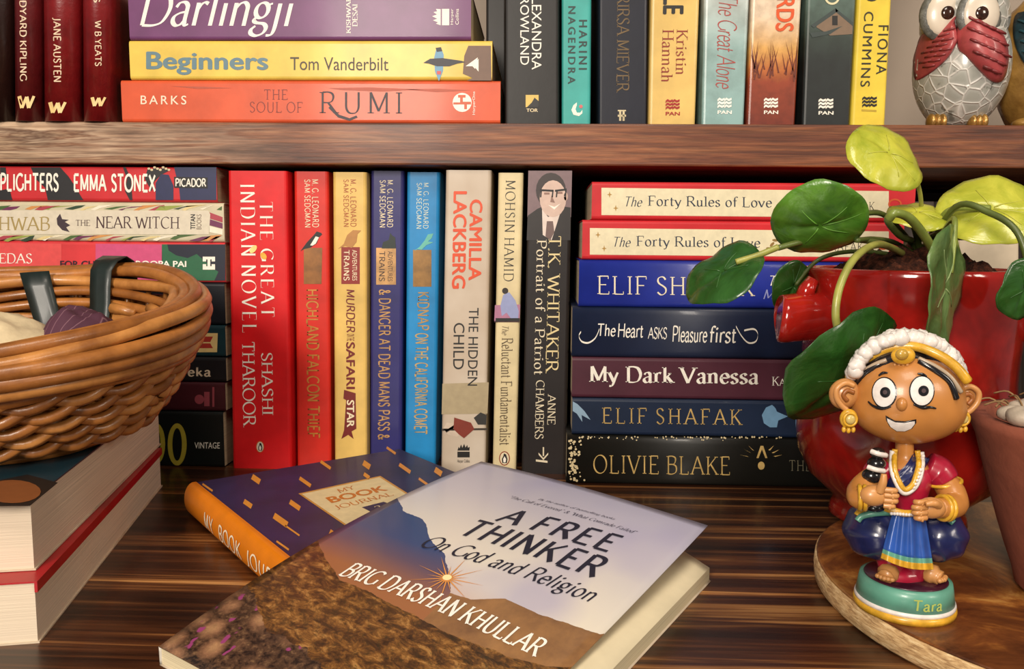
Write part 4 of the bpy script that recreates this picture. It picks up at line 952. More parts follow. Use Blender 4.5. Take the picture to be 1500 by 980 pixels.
def ringpts(r, h, n=120, wob=.0007, ph=None):
    ph = ph if ph is not None else rs.uniform(0, 6); return [bp(2*math.pi*i/n, r+wob*math.sin(3*2*math.pi*i/n+ph)+wob*.6*math.sin(7*2*math.pi*i/n+ph*2), h+wob*math.cos(4*2*math.pi*i/n+ph)) for i in range(n)]
# base rings
for i in range(2): tube('base_rod', ringpts(RB0+.001+i*.0045, .003+i*.0035), .0030, CN[i % 3], basket, 8, True)
lathe('base_plate', [(.002, .0008), (RB0-.002, .0008), (RB0-.002, .0026), (.002, .0026)], BC+Vector((0, 0, .0004)), CN[1], basket, 40)
# upright stakes
NS = 34
for i in range(NS):
    a = 2*math.pi*i/NS; tube('stake', [bp(a, brad(h/HB)-.0015, h) for h in [.004+(HB-.006)*k/8 for k in range(9)]], .0016, CN[1], basket, 6)
# twisted weave rows
rows = [.0105, .0175, .0245, .0315, .0385]
for j, h in enumerate(rows):
    kt = 14
    for st in range(2):
        ph = st*math.pi+j*1.1; n = 200; pts = []
        for i in range(n):
            a = 2*math.pi*i/n; pts.append(bp(a, brad(h/HB)+.0020+.0027*math.cos(kt*a+ph), h+.0036*math.sin(kt*a+ph)))
        tube('weave_rod', pts, lambda s: .0027, CN[(j+st) % 3], basket, 6, True)
# plain weavers between
for h in (.014, .021, .028, .035, .0415): tube('weave_rod', ringpts(brad(h/HB)-.0008, h), .0020, CN[1], basket, 6, True)
# rolled rim of parallel rods
rim = [(.0005, .0440), (.0050, .0485), (.0078, .0540), (.0088, .0600), (.0068, .0655), (.0022, .0690), (-.0030, .0680), (-.0068, .0640), (-.0085, .0585), (-.0095, .0530), (-.0110, .0475), (-.0135, .0420), (-.0165, .0370)]
for i, (dr_, h) in enumerate(rim): tube('rim_rod', ringpts(RT+dr_, h-.002, 140, .0013), .0034 if i < 8 else .0028, CN[(i*2) % 3], basket, 8, True)
for a, r, h in ((R(52), RT-.012, .052), (R(75), RT-.013, .050), (R(-58), RT-.001, .039), (R(25), RT-.014, .047)):      # cut rod ends
    p = bp(a, r, h); t = Vector((-math.sin(a), math.cos(a), .1)); tube('rod_end', [p, p-t*.006, p-t*.016+Vector((0, 0, -.001))], lambda s: .0035-.001*s, CN[2], basket, 8)
def ribbon(aw, a0, a1, path, nm='ribbon'):
    vs = []; fs = []; n = len(path)
    for (dr_, h), k in zip(path, range(n)):
        for j in range(4):
            a = a0+(a1-a0)*k/(n-1)+aw*(j/3-.5); vs.append(bp(a, RT+dr_, h))
    for k in range(n-1):
        for j in range(3): fs.append((k*4+j, k*4+j+1, k*4+5+j, k*4+4+j))
    o = pyd(nm, vs, fs, paint('#15211f', .45, .1, .2, 80), basket, True); o.modifiers.new('thick', 'SOLIDIFY').thickness = .0006
# black ribbons wound over the rim
over = [(.0130, .0560), (.0128, .0620), (.0105, .0690), (.0035, .0735), (-.0050, .0725), (-.0108, .0680), (-.0128, .0600), (-.0140, .0520), (-.0160, .0450), (-.0190, .0380), (-.022, .034)]
ribbon(.17, R(82), R(80), over)
ribbon(.19, R(108), R(100), over[5:])
# what lies in the basket: crumpled cloth
def crumple(name, label, cx, cy, rx, ry, z, hgt, mat, seed):
    o = thing(name, label, 'cloth', (cx, cy, z)); vs = []; fs = []; nr, na = 10, 40
    for layer in (0, 1):
        vs.append(Vector((cx, cy, z+(hgt if layer else -.004))))
        for i in range(1, nr+1):
            t = i/nr
            for k in range(na):
                a = 2*math.pi*k/na; wv = 1+.12*noise.noise(Vector((math.cos(a)*2, math.sin(a)*2, seed)))
                x, y = cx+rx*t*wv*math.cos(a), cy+ry*t*wv*math.sin(a)
                n1 = noise.noise(Vector((x*70, y*70, seed)))*.006+noise.noise(Vector((x*190, y*190, seed+4)))*.003
                vs.append(Vector((x, y, z+(hgt*(1-t**3)+n1*(1-t**4) if layer else -.004))))
    m = 1+nr*na
    for off in (0, m):
        for k in range(na): fs.append((off, off+1+k, off+1+(k+1) % na))
        for i in range(nr-1):
            a, b_ = off+1+i*na, off+1+(i+1)*na
            for k in range(na): fs.append((a+k, b_+k, b_+(k+1) % na, a+(k+1) % na))
    a, b_ = 1+(nr-1)*na, m+1+(nr-1)*na
    for k in range(na): fs.append((a+k, a+(k+1) % na, b_+(k+1) % na, b_+k))
    pyd('crumpled_cloth', vs, fs, mat, o, True); return o
zc = ZU+.042
crumple('cloth', 'cream crumpled cloth lying in the wicker basket', BC.x-.008, BC.y+.004, .046, .040, zc, .020, paint('#d2bf9a', .8, 0, .1, 90, .2), 2.)
def stripe_cloth():
    m, nt, b = new_mat('striped_cloth', .8)
    v = coords(nt, (1, 1, 1)); wv = nn(nt, 'ShaderNodeTexWave'); wv.inputs['Scale'].default_value = 28; wv.inputs['Distortion'].default_value = 6; wv.inputs['Detail'].default_value = 1
    nt.links.new(v, wv.inputs[0]); nt.links.new(ramp(nt, wv.outputs[1], [(.45, '#4a2436'), (.55, '#532a3c'), (.62, '#84606a'), (.70, '#4a2436')]), b.inputs['Base Color']); return m
crumple('cloth', 'plum striped crumpled cloth lying in the wicker basket', BC.x+.034, BC.y+.020, .020, .026, zc+.002, .022, stripe_cloth(), 7.)

# ---------------------------------------------------------------- navy journal lying on the board
TJ = .019
P1, P2, P3 = PZ(287, 706, TJ), PZ(441, 829, TJ), PZ(572, 650, TJ)
dl = (P2-P1); dl.z = 0; dl.normalize()
dw = (P3-P1); dw.z = 0; wj = dw.length; dw = (dw-dl*dw.dot(dl)).normalized()
LJ = .172; wj = .132
JN = thing('journal', 'navy hardback journal with orange spine and gold flecks lying flat on the board', 'book', (P1.x, P1.y, 0))
def jq(l, w_, z): return Vector((P1.x, P1.y, 0))+dl*l+dw*w_+Vector((0, 0, z))
def slabj(nm, l0, l1, w0, w1, za, zb, mt, par=JN): return pyd(nm, [jq(l, w_, z) for z in (za, zb) for l, w_ in ((l0, w0), (l1, w0), (l1, w1), (l0, w1))], BOXF, mt, par)
JM = paint('#28224e', .5, .1, .2, 40, .05, col2='#1d1a38')
bevel(slabj('front_cover', 0, LJ, 0, wj, TJ-.0024, TJ, JM), .0007); bevel(slabj('back_cover', 0, LJ, 0, wj, 0.0002, .0024, JM), .0007)
slabj('pages', .003, LJ-.003, .001, wj-.003, .0025, TJ-.0025, page_mat('#d9c9a8', 'z'))
prof = [(.0002, TJ+.0001)]+[(-.0055*math.sin(math.pi*k/24)-.0012, TJ*(.5+.5*math.cos(math.pi*k/24))+.0002) for k in range(25)]+[(.0002, .0001)]
inner = [(.0012, .0026), (.0012, TJ-.0026)]
pr = prof+inner; n = len(pr)
vs = [jq(l, w_, z) for l in (-.0002, LJ+.0002) for w_, z in pr]
fs = [(i, (i+1) % n, n+(i+1) % n, n+i) for i in range(n)]+[tuple(range(n))[::-1], tuple(range(n, 2*n))]
OR_ = paint('#d97a10', .4, .15, .08, 50)
pyd('spine', vs, fs, OR_, JN)
def jtop(px, py, k=1): return PZ(px, py, TJ+.0001*k)
def jpoly(nm, pts, mt, k=1):
    v, f = poly2(pts); return pyd(nm, [jtop(x, y, k) for x, y in v], f, mt, JN, fix=False)
fg = ink_mat('#d08a32')
for x, y, l_, w_ in ((375, 702, 7, 4.5), (447, 706, 10, 3), (363, 738, 7, 4), (432, 740, 9, 4), (411, 762, 12, 5), (491, 785, 10, 5), (477, 681, 9, 2.5), (537, 681, 6, 4.5), (593, 686, 10, 3), (642, 691, 6, 4.5), (537, 697, 5, 3), (573, 660, 8, 2), (625, 709, 14, 2), (304, 714, 9, 1.6), (414, 799, 11, 1.6), (428, 777, 13, 1.4)):
    a = R(38 if l_ > 8 else 60)
    c_, s_ = math.cos(R(35)), math.sin(R(35))
    jpoly('gold_fleck', [(x+u*c_-v_*s_*.6, y+u*s_+v_*c_) for u, v_ in ((-l_, -w_), (l_, -w_), (l_, w_), (-l_, w_))], fg, 1)
lab4 = [(437, 723), (557, 697), (625, 740), (525, 783)]
jpoly('label_border', lab4, ink_mat('#c08a3c'), 1)
cx = sum(p[0] for p in lab4)/4; cy = sum(p[1] for p in lab4)/4
jpoly('label_panel', [(cx+(x-cx)*.95, cy+(y-cy)*.95) for x, y in lab4], ink_mat('#d5c396'), 2)
def jtext(nm, t, st, q4, mt, k=3): return pyd(nm, *on_quad(ST[st](t), [jtop(x, y, k) for x, y in q4]), mt, JN, fix=False)
jo = ink_mat('#bd6c22')
jtext('title', 'MY', 'serif', [(497, 722), (522, 715), (517, 711), (492, 717)], jo)
jtext('title', 'BOOK', 'bold', [(486, 737), (569, 718), (560, 711), (476, 729)], jo)
jtext('title', 'JOURNAL', 'serif', [(495, 747), (578, 726), (571, 721), (487, 741)], jo)
jpoly('small_book_print', [(530, 743), (562, 735), (581, 741), (570, 749), (548, 752)], ink_mat('#241c44'), 3)
jtext('small_mark', '2', 'serif', [(553, 747), (561, 745), (555, 740), (547, 742)], ink_mat('#d5c396'), 4)
jtext('subtitle', 'A READING', 'serif', [(532, 768), (580, 752), (576, 748), (528, 764)], ink_mat('#4a3a2c'))
# lettering on the rounded spine
def jsp(l, t):                               # t 0 bottom .. 1 top of the spine arc
    a = math.pi*(1-t); w_ = -.0055*math.sin(a)-.0012-.0004; z_ = TJ*(.5+.5*math.cos(a))+.0004; return jq(l, w_, z_)
def jst(nm, t, l0, l1, t0=.30, t1=.62):
    uv, f = fine(unit(pen(t, .15, .11, 0, space=.22)), 5); pyd(nm, [jsp(l0+(l1-l0)*v.x, t0+(t1-t0)*v.y) for v in uv], f, ink_mat('#f0dfc0'), JN, fix=False)
jst('spine_title', 'MY', .038, .052); jst('spine_title', 'BOOK', .062, .094); jst('spine_title', 'JOURNAL', .102, .162)

# ---------------------------------------------------------------- paperback leaning across the journal
zA, zB, zC, zD = .034, .014, .0062, .0062
A, B, C = PZ(705, 678, zA), PZ(233, 950, zB), PZ(1042, 833, zC)
Dd = Vector((B.x+C.x-A.x, B.y+C.y-A.y, zD)); BT = .0062
def fs_(u, v, cover=True):
    p = (A*(1-u)+C*u)*(1-v)+(B*(1-u)+Dd*u)*v
    vv = v**2.6; uu = u**2.0
    z_ = (zA*(1-vv)+zB*vv)*(1-uu)+(zC*(1-v)+zD*v)*uu
    if cover:
        lift = .0195*(max(0, 1-v)**1.25)*u**2.2
        z_ += lift+.0005
        p = p-(C-A).normalized()*(.0025*u**2+.010*u**2*v)
        if True: p = p-(C-A).normalized()*(.0)
    p.z = z_; return p
FT = thing('leaning_paperback', 'paperback with a mountain sunrise cover resting on the navy journal, cover curling up', 'book', (A.x, A.y, 0))
def sheet(nm, top, bot, mt, nu=24, nv=30, u0=0., u1=1., v0=0., v1=1.):
    vs = []; fs = []; m = (nu+1)*(nv+1)
    for fn in (top, bot):
        for j in range(nv+1):
            for i in range(nu+1): vs.append(fn(u0+(u1-u0)*i/nu, v0+(v1-v0)*j/nv))
    w_ = nu+1
    for j in range(nv):
        for i in range(nu):
            a = j*w_+i; fs += [(a, a+1, a+w_+1, a+w_), (m+a, m+a+w_, m+a+w_+1, m+a+1)]
    for i in range(nu): fs += [(i, m+i, m+i+1, i+1), (nv*w_+i, nv*w_+i+1, m+nv*w_+i+1, m+nv*w_+i)]
    for j in range(nv): fs += [(j*w_, (j+1)*w_, m+(j+1)*w_, m+j*w_), (j*w_+nu, m+j*w_+nu, m+(j+1)*w_+nu, (j+1)*w_+nu)]
    return pyd(nm, vs, fs, mt, FT, True)
dz = lambda fn, d: (lambda u, v: fn(u, v)+Vector((0, 0, d)))
blk_ = lambda u, v: fs_(u, v, False)
pg = sheet('pages', dz(blk_, 0), dz(blk_, -BT+.0004), page_mat('#d8c9a6', 'z'), u0=.004, u1=.995, v0=.003, v1=.997)
for p in pg.data.polygons: p.use_smooth = False
sheet('first_page', dz(blk_, .0002), dz(blk_, .00002), paint('#dccfae', .8, 0, .04), u0=.004, u1=.995, v0=.003, v1=.997)
sheet('back_cover', dz(blk_, -BT+.0003), dz(blk_, -BT), crm)
sheet('spine', lambda u, v: fs_(0, v)+(A-C).normalized()*.0003*(1-u)-Vector((0, 0, BT*u)), lambda u, v: fs_(0, v)+(C-A).normalized()*.0006-Vector((0, 0, BT*u)), paint('#c8c0b4', .5), nu=4)
# cover print: sky, ranges and slope as one procedural picture over the cover's own coordinates
def cover_print():
    m, nt, b = new_mat('mountain_cover', .34, .15)
    at = nn(nt, 'ShaderNodeUVMap'); at.uv_map = 'cover'
    sep = nn(nt, 'ShaderNodeSeparateXYZ'); nt.links.new(at.outputs[0], sep.inputs[0])
    U_, V_ = sep.outputs[0], sep.outputs[1]
    def math_(op, a, b2=None, c=None):
        n_ = nn(nt, 'ShaderNodeMath', operation=op)
        for i, x in enumerate((a, b2, c)):
            if x is None: continue
            if isinstance(x, (int, float)): n_.inputs[i].default_value = x
            else: nt.links.new(x, n_.inputs[i])
        return n_.outputs[0]
    def map2(su, sv, ou=0.):
        mp = nn(nt, 'ShaderNodeMapping'); mp.inputs['Scale'].default_value = (su, sv, 1); mp.inputs['Location'].default_value = (ou, ou, 0)
        nt.links.new(at.outputs[0], mp.inputs[0]); return mp.outputs[0]
    sky = ramp(nt, V_, [(.0, '#a9a7bd'), (.22, '#b9b4bf'), (.40, '#cfc8c0'), (.55, '#dcd3c2'), (.64, '#dcbd8e')])
    lil = noise_tex(nt, map2(2.2, 2.2, 4.), 1, 2)
    sky = mix(nt, ramp(nt, lil, [(.5, (0, 0, 0, 1)), (.7, (.55, .55, .55, 1))]), sky, '#8f8bb8')
    rag = noise_tex(nt, map2(7, 7), 1, 5, .65)
    def above(line, rough):                  # 1 where v is below the ridge line
        return math_('GREATER_THAN', math_('ADD', V_, math_('MULTIPLY', math_('SUBTRACT', rag, .5), rough)), line)
    def curve(pts):
        fc = nn(nt, 'ShaderNodeFloatCurve'); cv = fc.mapping.curves[0]
        while len(cv.points) < len(pts): cv.points.new(.5, .5)
        for p_, (x, y) in zip(cv.points, pts): p_.location = (x, y); p_.handle_type = 'VECTOR'
        fc.mapping.update(); nt.links.new(U_, fc.inputs['Value']); return fc.outputs[0]
    brown = ramp(nt, rag, [(.3, '#6a4a34'), (.7, '#a5784a')])
    c = mix(nt, above(curve(R_BROWN), .02), sky, brown)
    blue = ramp(nt, V_, [(.38, '#1d3a68'), (.52, '#33436e'), (.58, '#5a4a5e'), (.66, '#94603e')])
    c = mix(nt, above(curve(R_BLUE), .035), c, blue)
    sl1 = noise_tex(nt, map2(16, 46), 1, 7, .75, .5); sl2 = noise_tex(nt, map2(40, 70, 3.), 1, 6, .75, .3)
    slope = ramp(nt, sl1, [(.32, '#1a120c'), (.45, '#4a2e18'), (.55, '#7c5226'), (.63, '#a87a44'), (.70, '#5a4a20')])
    slope = mix(nt, ramp(nt, sl2, [(.5, (0, 0, 0, 1)), (.66, (.8, .8, .8, 1))]), slope, '#2c2414')
    c = mix(nt, above(curve(R_SLOPE), .03), c, slope)
    sl2c = ramp(nt, sl2, [(.4, '#1a1210'), (.55, '#7a5840'), (.7, '#c09468')])
    rk = nn(nt, 'ShaderNodeTexVoronoi'); rk.inputs['Scale'].default_value = 1; nt.links.new(map2(14, 20, 1.), rk.inputs[0])
    rock = mix(nt, .38, ramp(nt, rk.outputs[0], [(.1, '#b58a62'), (.35, '#8a6248'), (.6, '#1c1412')]), sl2c)
    rock = mix(nt, ramp(nt, noise_tex(nt, map2(22, 22, 9.), 1, 2), [(.64, (0, 0, 0, 1)), (.67, (1, 1, 1, 1))]), rock, '#8a3a6a')
    c = mix(nt, above(curve(R_ROCK), .08), c, rock)
    nt.links.new(c, b.inputs['Base Color']); return m
def uv_of(px, py):
    u, v = .5, .4
    for _ in range(30):
        x, y = to_px(fs_(u, v)); e = 1e-4
        xu, yu_ = to_px(fs_(u+e, v)); xv, yv = to_px(fs_(u, v+e))
        a, b_, c_, d_ = (xu-x)/e, (xv-x)/e, (yu_-y)/e, (yv-y)/e; det = a*d_-b_*c_
        ex, ey = px-x, py-y; du, dv = (d_*ex-b_*ey)/det, (a*ey-c_*ex)/det
        u += max(-.2, min(.2, du)); v += max(-.2, min(.2, dv)); u = max(-.05, min(1.1, u)); v = max(0., min(1.2, v))
    return u, v
def ridge(pxs, ends):
    q = sorted(uv_of(*p) for p in pxs); q = [(max(.001, min(.999, u)), max(0, min(1, v))) for u, v in q]
    return [(0., ends[0])]+q+[(1., ends[1])]
R_BLUE = ridge([(590, 748), (618, 762), (632, 790), (652, 812), (656, 845), (660, 870)], (.36, 1.))
R_BLUE[-1] = (.62, 1.); R_BLUE.append((1., 1.))
R_BROWN = ridge([(665, 872), (690, 879), (740, 878), (790, 900), (850, 920), (880, 930)], (.62, .50))
R_SLOPE = ridge([(475, 815), (500, 850), (580, 890), (660, 930), (740, 962), (800, 978)], (.62, .62))
R_ROCK = ridge([(370, 885), (400, 925), (450, 960)], (.80, 1.))
print('RIDGES', R_BLUE, R_BROWN, R_SLOPE, R_ROCK)
cv = sheet('front_cover', dz(fs_, .0003), dz(fs_, 0), [cover_print(), crm], 30, 40)
uvl = cv.data.uv_layers.new(name='cover'); nu_, nv_ = 30, 40; mm = (nu_+1)*(nv_+1)
for lp_ in cv.data.loops:
    i = lp_.vertex_index % mm; uvl.data[lp_.index].uv = ((i % (nu_+1))/nu_, (i//(nu_+1))/nv_)
for p in cv.data.polygons:
    if all(i >= mm for i in p.vertices): p.material_index = 1
def fsurf(u, v, k): return fs_(u, v)+Vector((0, 0, .0003+.0003*k))
def ftext(nm, t, st, p0, p1, hv, mt, geo=None, k=1):
    """baseline from pixel p0 to p1, height hv as a share of the cover's length"""
    (u0, v0), (u1, v1) = uv_of(*p0), uv_of(*p1)
    uv, f = unit(geo or ST[st](t))
    bm = bmesh.new(); bv = [bm.verts.new((u0+(u1-u0)*q.x, v0+(v1-v0)*q.x-hv*q.y, q.z)) for q in uv]
    for a in f:
        try: bm.faces.new([bv[i] for i in a])
        except ValueError: pass
    bmesh.ops.triangulate(bm, faces=bm.faces); bm.verts.index_update()
    pts = [(v.co.x, v.co.y, v.co.z) for v in bm.verts]; f = [tuple(v.index for v in a.verts) for a in bm.faces]; bm.free()
    pyd(nm, [fsurf(u, v, k)+Vector((0, 0, z_)) for u, v, z_ in pts], f, mt, FT, fix=False)
nk = ink_mat('#14172c')
ftext('title', 'A FREE', 'bold', (722, 765), (888, 811), .092, nk, pen('A FREE', .19, .095, 0, 0, .2, 30))
ftext('title', 'THINKER', 'bold', (667, 785), (868, 850), .095, nk, pen('THINKER', .19, .095, 0, 0, .16, 30))
ftext('subtitle', 'On God and Religion', 'script', (606, 806), (857, 890), .072, nk, pen('On God and Religion', .13, .06, 0, .15, .06, 38))
ftext('credit_line', 'By the author of bestselling books', 'ital', (787, 734), (899, 764), .014, ink_mat('#4a4a5c'))
ftext('credit_line', '"The Call of Everest" & "What Comrade Failed"', 'ital', (745, 731), (930, 784), .017, ink_mat('#4a4a5c'))
ftext('author_name', 'BRIG DARSHAN KHULLAR', 'serifb', (494, 845), (783, 966), .055, ink_mat('#f0ece2'), pen('BRIG DARSHAN KHULLAR', .18, .07, .12))
su = uv_of(655, 849); sv = []
for i in range(18):
    a = 2*math.pi*i/18; r = (.12 if i % 2 else .065); w_ = .13
    sv.append([(su[0]+.010*math.cos(a-w_*2), su[1]+.007*math.sin(a-w_*2)), (su[0]+r*math.cos(a), su[1]+r*.7*math.sin(a)), (su[0]+.010*math.cos(a+w_*2), su[1]+.007*math.sin(a+w_*2))])
g = []
for tri in sv: g.append(([fsurf(u, v, 1) for u, v in tri], [(0, 1, 2)]))
pyd('sun_rays', *merge_geo(*g), ink_mat('#d8924a'), FT, fix=False)
g = [(su[0]+.014*math.cos(2*math.pi*i/16), su[1]+.010*math.sin(2*math.pi*i/16)) for i in range(16)]; v, f = poly2(g)
pyd('sun', [fsurf(u, w_, 2) for u, w_ in v], f, ink_mat('#ffe2a8'), FT, fix=False)
# ---------------------------------------------------------------- round wooden slab under pots and figurine
TS = .0115
edge = [PZ(x, y, TS) for x, y in ((1214.7, 761), (1204, 788), (1204, 814), (1212, 838), (1231, 864), (1254, 893), (1320, 926), (1385, 952), (1435, 972))]
import itertools
def circle_fit(P):                            # least squares circle in the plane
    sx = sum(p.x for p in P)/len(P); sy = sum(p.y for p in P)/len(P)
    Suu = Svv = Suv = Suuu = Svvv = Suvv = Svuu = 0
    for p in P:
        u, v = p.x-sx, p.y-sy; Suu += u*u; Svv += v*v; Suv += u*v; Suuu += u**3; Svvv += v**3; Suvv += u*v*v; Svuu += v*u*u
    a, b_ = (Suuu+Suvv)/2, (Svvv+Svuu)/2; det = Suu*Svv-Suv*Suv
    uc, vc = (a*Svv-b_*Suv)/det, (b_*Suu-a*Suv)/det
    return Vector((uc+sx, vc+sy, 0)), math.sqrt(uc*uc+vc*vc+(Suu+Svv)/len(P))
SCN, SR = circle_fit(edge)
print('SLAB', SCN, SR)
def slab_top():
    m, nt, b = new_mat('slab_top', .42, .15)
    v = coords(nt, (1, 1, 1), (-.03, .02, 0)); n = noise_tex(nt, v, 16, 6, .7, 1.2); g = noise_tex(nt, coords(nt, (14, 50, 14)), 1, 5, .6, .8)
    c = ramp(nt, n, [(.32, '#3a1c0c'), (.48, '#6e3e1c'), (.56, '#985f2a'), (.64, '#bd8a48'), (.72, '#744620')])
    mm = nn(nt, 'ShaderNodeMix', data_type='RGBA', blend_type='MULTIPLY'); mm.inputs[0].default_value = .7
    nt.links.new(c, mm.inputs[6]); nt.links.new(ramp(nt, g, [(.35, (.45, .4, .36, 1)), (.65, (1.1, 1.08, 1, 1))]), mm.inputs[7])
    nt.links.new(mm.outputs[2], b.inputs['Base Color']); bump(nt, b, n, .2, .0008); return m
def bark():
    m, nt, b = new_mat('raw_slab_edge', .75)
    v = coords(nt, (160, 160, 900)); n = noise_tex(nt, v, 1, 4, .65, .5)
    nt.links.new(ramp(nt, n, [(.3, '#8f6a44'), (.5, '#c8a473'), (.68, '#e6cb9c')]), b.inputs['Base Color']); bump(nt, b, n, .5, .0012); return m
slabo = thing('wood_slice', 'round wooden slice board with pale raw edge under the pots', 'board', (SCN.x, SCN.y, 0))
lathe('slice_top', [(.001, TS-.0009), (SR-.0008, TS-.0009), (SR-.0008, TS-.0002), (SR-.0016, TS), (.001, TS)], SCN, slab_top(), slabo, 96)
so = lathe('slice_edge', [(.001, 0.0001), (SR-.0015, .0001), (SR, .0015), (SR+.0004, TS*.5), (SR, TS-.0014), (SR-.0008, TS-.0009), (.001, TS-.0010)], SCN, bark(), slabo, 96)

# ---------------------------------------------------------------- red glazed pot with a trailing plant
yp = .432
pc = PV(1322, 600, yp); PC = Vector((pc.x, yp, TS))
plant = thing('potted_plant', 'round leaved plant in a glossy red pot with two stub handles', 'plant', (PC.x, PC.y, TS))
m_, nt, b_ = new_mat('red_glaze', .12, .6)
v = coords(nt); n1 = noise_tex(nt, v, 22, 4, .6, .4)
nt.links.new(ramp(nt, n1, [(.3, '#520d0b'), (.5, '#8a1611'), (.68, '#ab1f17')]), b_.inputs['Base Color']); bump(nt, b_, noise_tex(nt, v, 90, 3), .08, .001)
RED = m_
def pz(py, dy=-.05): return PV(1322, py, yp+dy).z-TS
def pr_(px, py): return abs(PV(px, py, yp).x-PC.x)
HR = pz(395, -.03)
topr = pr_(1180, 400)
prof = [(.004, .0002), (.030, .0002), (.034, .002), (.033, .006), (.031, .010), (.036, .015), (.046, .024), (.0515, .036), (.0530, .048), (.0528, .060), (.0515, .071), (.0510, .078), (.0512, .085), (.0518, .095), (.0524, .110), (topr, HR-.004), (topr, HR-.001), (topr-.001, HR), (topr-.004, HR), (topr-.005, HR-.003), (topr-.006, HR-.02), (.004, HR-.02)]
lathe('pot', prof, PC, RED, plant, 72)
hz_ = pz(475)+TS
for s in (-1, 1):                             # stub handles with a knob on top
    x0 = PC.x+s*.046; p0 = Vector((x0, yp-.012, hz_)); p1 = p0+Vector((s*.013, -.004, .000)); p2 = p0+Vector((s*.023, -.006, -.001))
    hd = tube('handle', catmull([p0, p1, p2, p2+Vector((s*.003, 0, 0))], 10), lambda q: .0122*(1 if q < .72 else max(.12, math.sqrt(max(0, 1-((q-.72)/.283)**2))**.5)), RED, plant, 16)
    tube('handle_knob', [p1+Vector((0, 0, .008)), p1+Vector((-s*.001, 0, .014)), p1+Vector((-s*.004, 0, .019))], lambda q: .0055-.0025*q, RED, hd, 10)
# soil
def soil_mat():
    m, nt, b = new_mat('coir_soil', .95, 0, 0, .2)
    v = coords(nt); n = noise_tex(nt, v, 260, 5, .7)
    nt.links.new(ramp(nt, n, [(.35, '#150906'), (.52, '#3c1d12'), (.7, '#6a3a26')]), b.inputs['Base Color']); bump(nt, b, n, .9, .002); return m
SOIL = soil_mat()
def mound(name, c, rad, h, parent, seed, lump=.006):
    vs = []; fs = []; nr, na = 18, 60
    for i in range(nr+1):
        t = i/nr
        for k in range(na):
            a = 2*math.pi*k/na; x, y = rad*t*math.cos(a), rad*t*math.sin(a)
            z_ = h*(1-t**2.2)+(noise.noise(Vector((x*90, y*90, seed)))*lump+noise.noise(Vector((x*260, y*260, seed)))*lump*.5)*(1-t**6)
            vs.append(Vector(c)+Vector((x, y, z_)))
    for i in range(nr):
        for k in range(na): fs.append((i*na+k, i*na+(k+1) % na, (i+1)*na+(k+1) % na, (i+1)*na+k))
    base = len(vs)
    for k in range(na): a = 2*math.pi*k/na; vs.append(Vector(c)+Vector((rad*math.cos(a), rad*math.sin(a), -.008)))
    for k in range(na): fs.append((nr*na+k, nr*na+(k+1) % na, base+(k+1) % na, base+k))
    fs.append(tuple(base+k for k in range(na)))
    return pyd(name, vs, fs, SOIL, parent, True)
mound('soil', PC+Vector((0, 0, HR-.011)), topr-.0065, .020, plant, 3., .010)
# leaves
def leaf_mat(c1, c2, vein):
    m, nt, b = new_mat('leaf', .3, .25); v = coords(nt); n = noise_tex(nt, v, 55, 4, .6, .6)
    c = ramp(nt, n, [(.3, c1), (.7, c2)])
    uvn = nn(nt, 'ShaderNodeUVMap'); uvn.uv_map = 'leaf'; wv = nn(nt, 'ShaderNodeTexWave', wave_type='BANDS'); 
    nt.links.new(c, b.inputs['Base Color']); bump(nt, b, n, .35, .003)
    b.inputs['Subsurface Weight'].default_value = .0; return m
GREEN = leaf_mat('#2c5616', '#5a8a2a', '#8aa050'); DARK = leaf_mat('#16380f', '#2e5c22', '#5a7a3a'); LIME = leaf_mat('#8f9a26', '#c2c044', '#d8d880'); OLIVE = leaf_mat('#3c5a2a', '#6a8248', '#90a060')
VEIN = {id(GREEN): paint('#5a8a30', .4), id(DARK): paint('#2f5a24', .4), id(LIME): paint('#b8b848', .4), id(OLIVE): paint('#7a8c58', .4)}
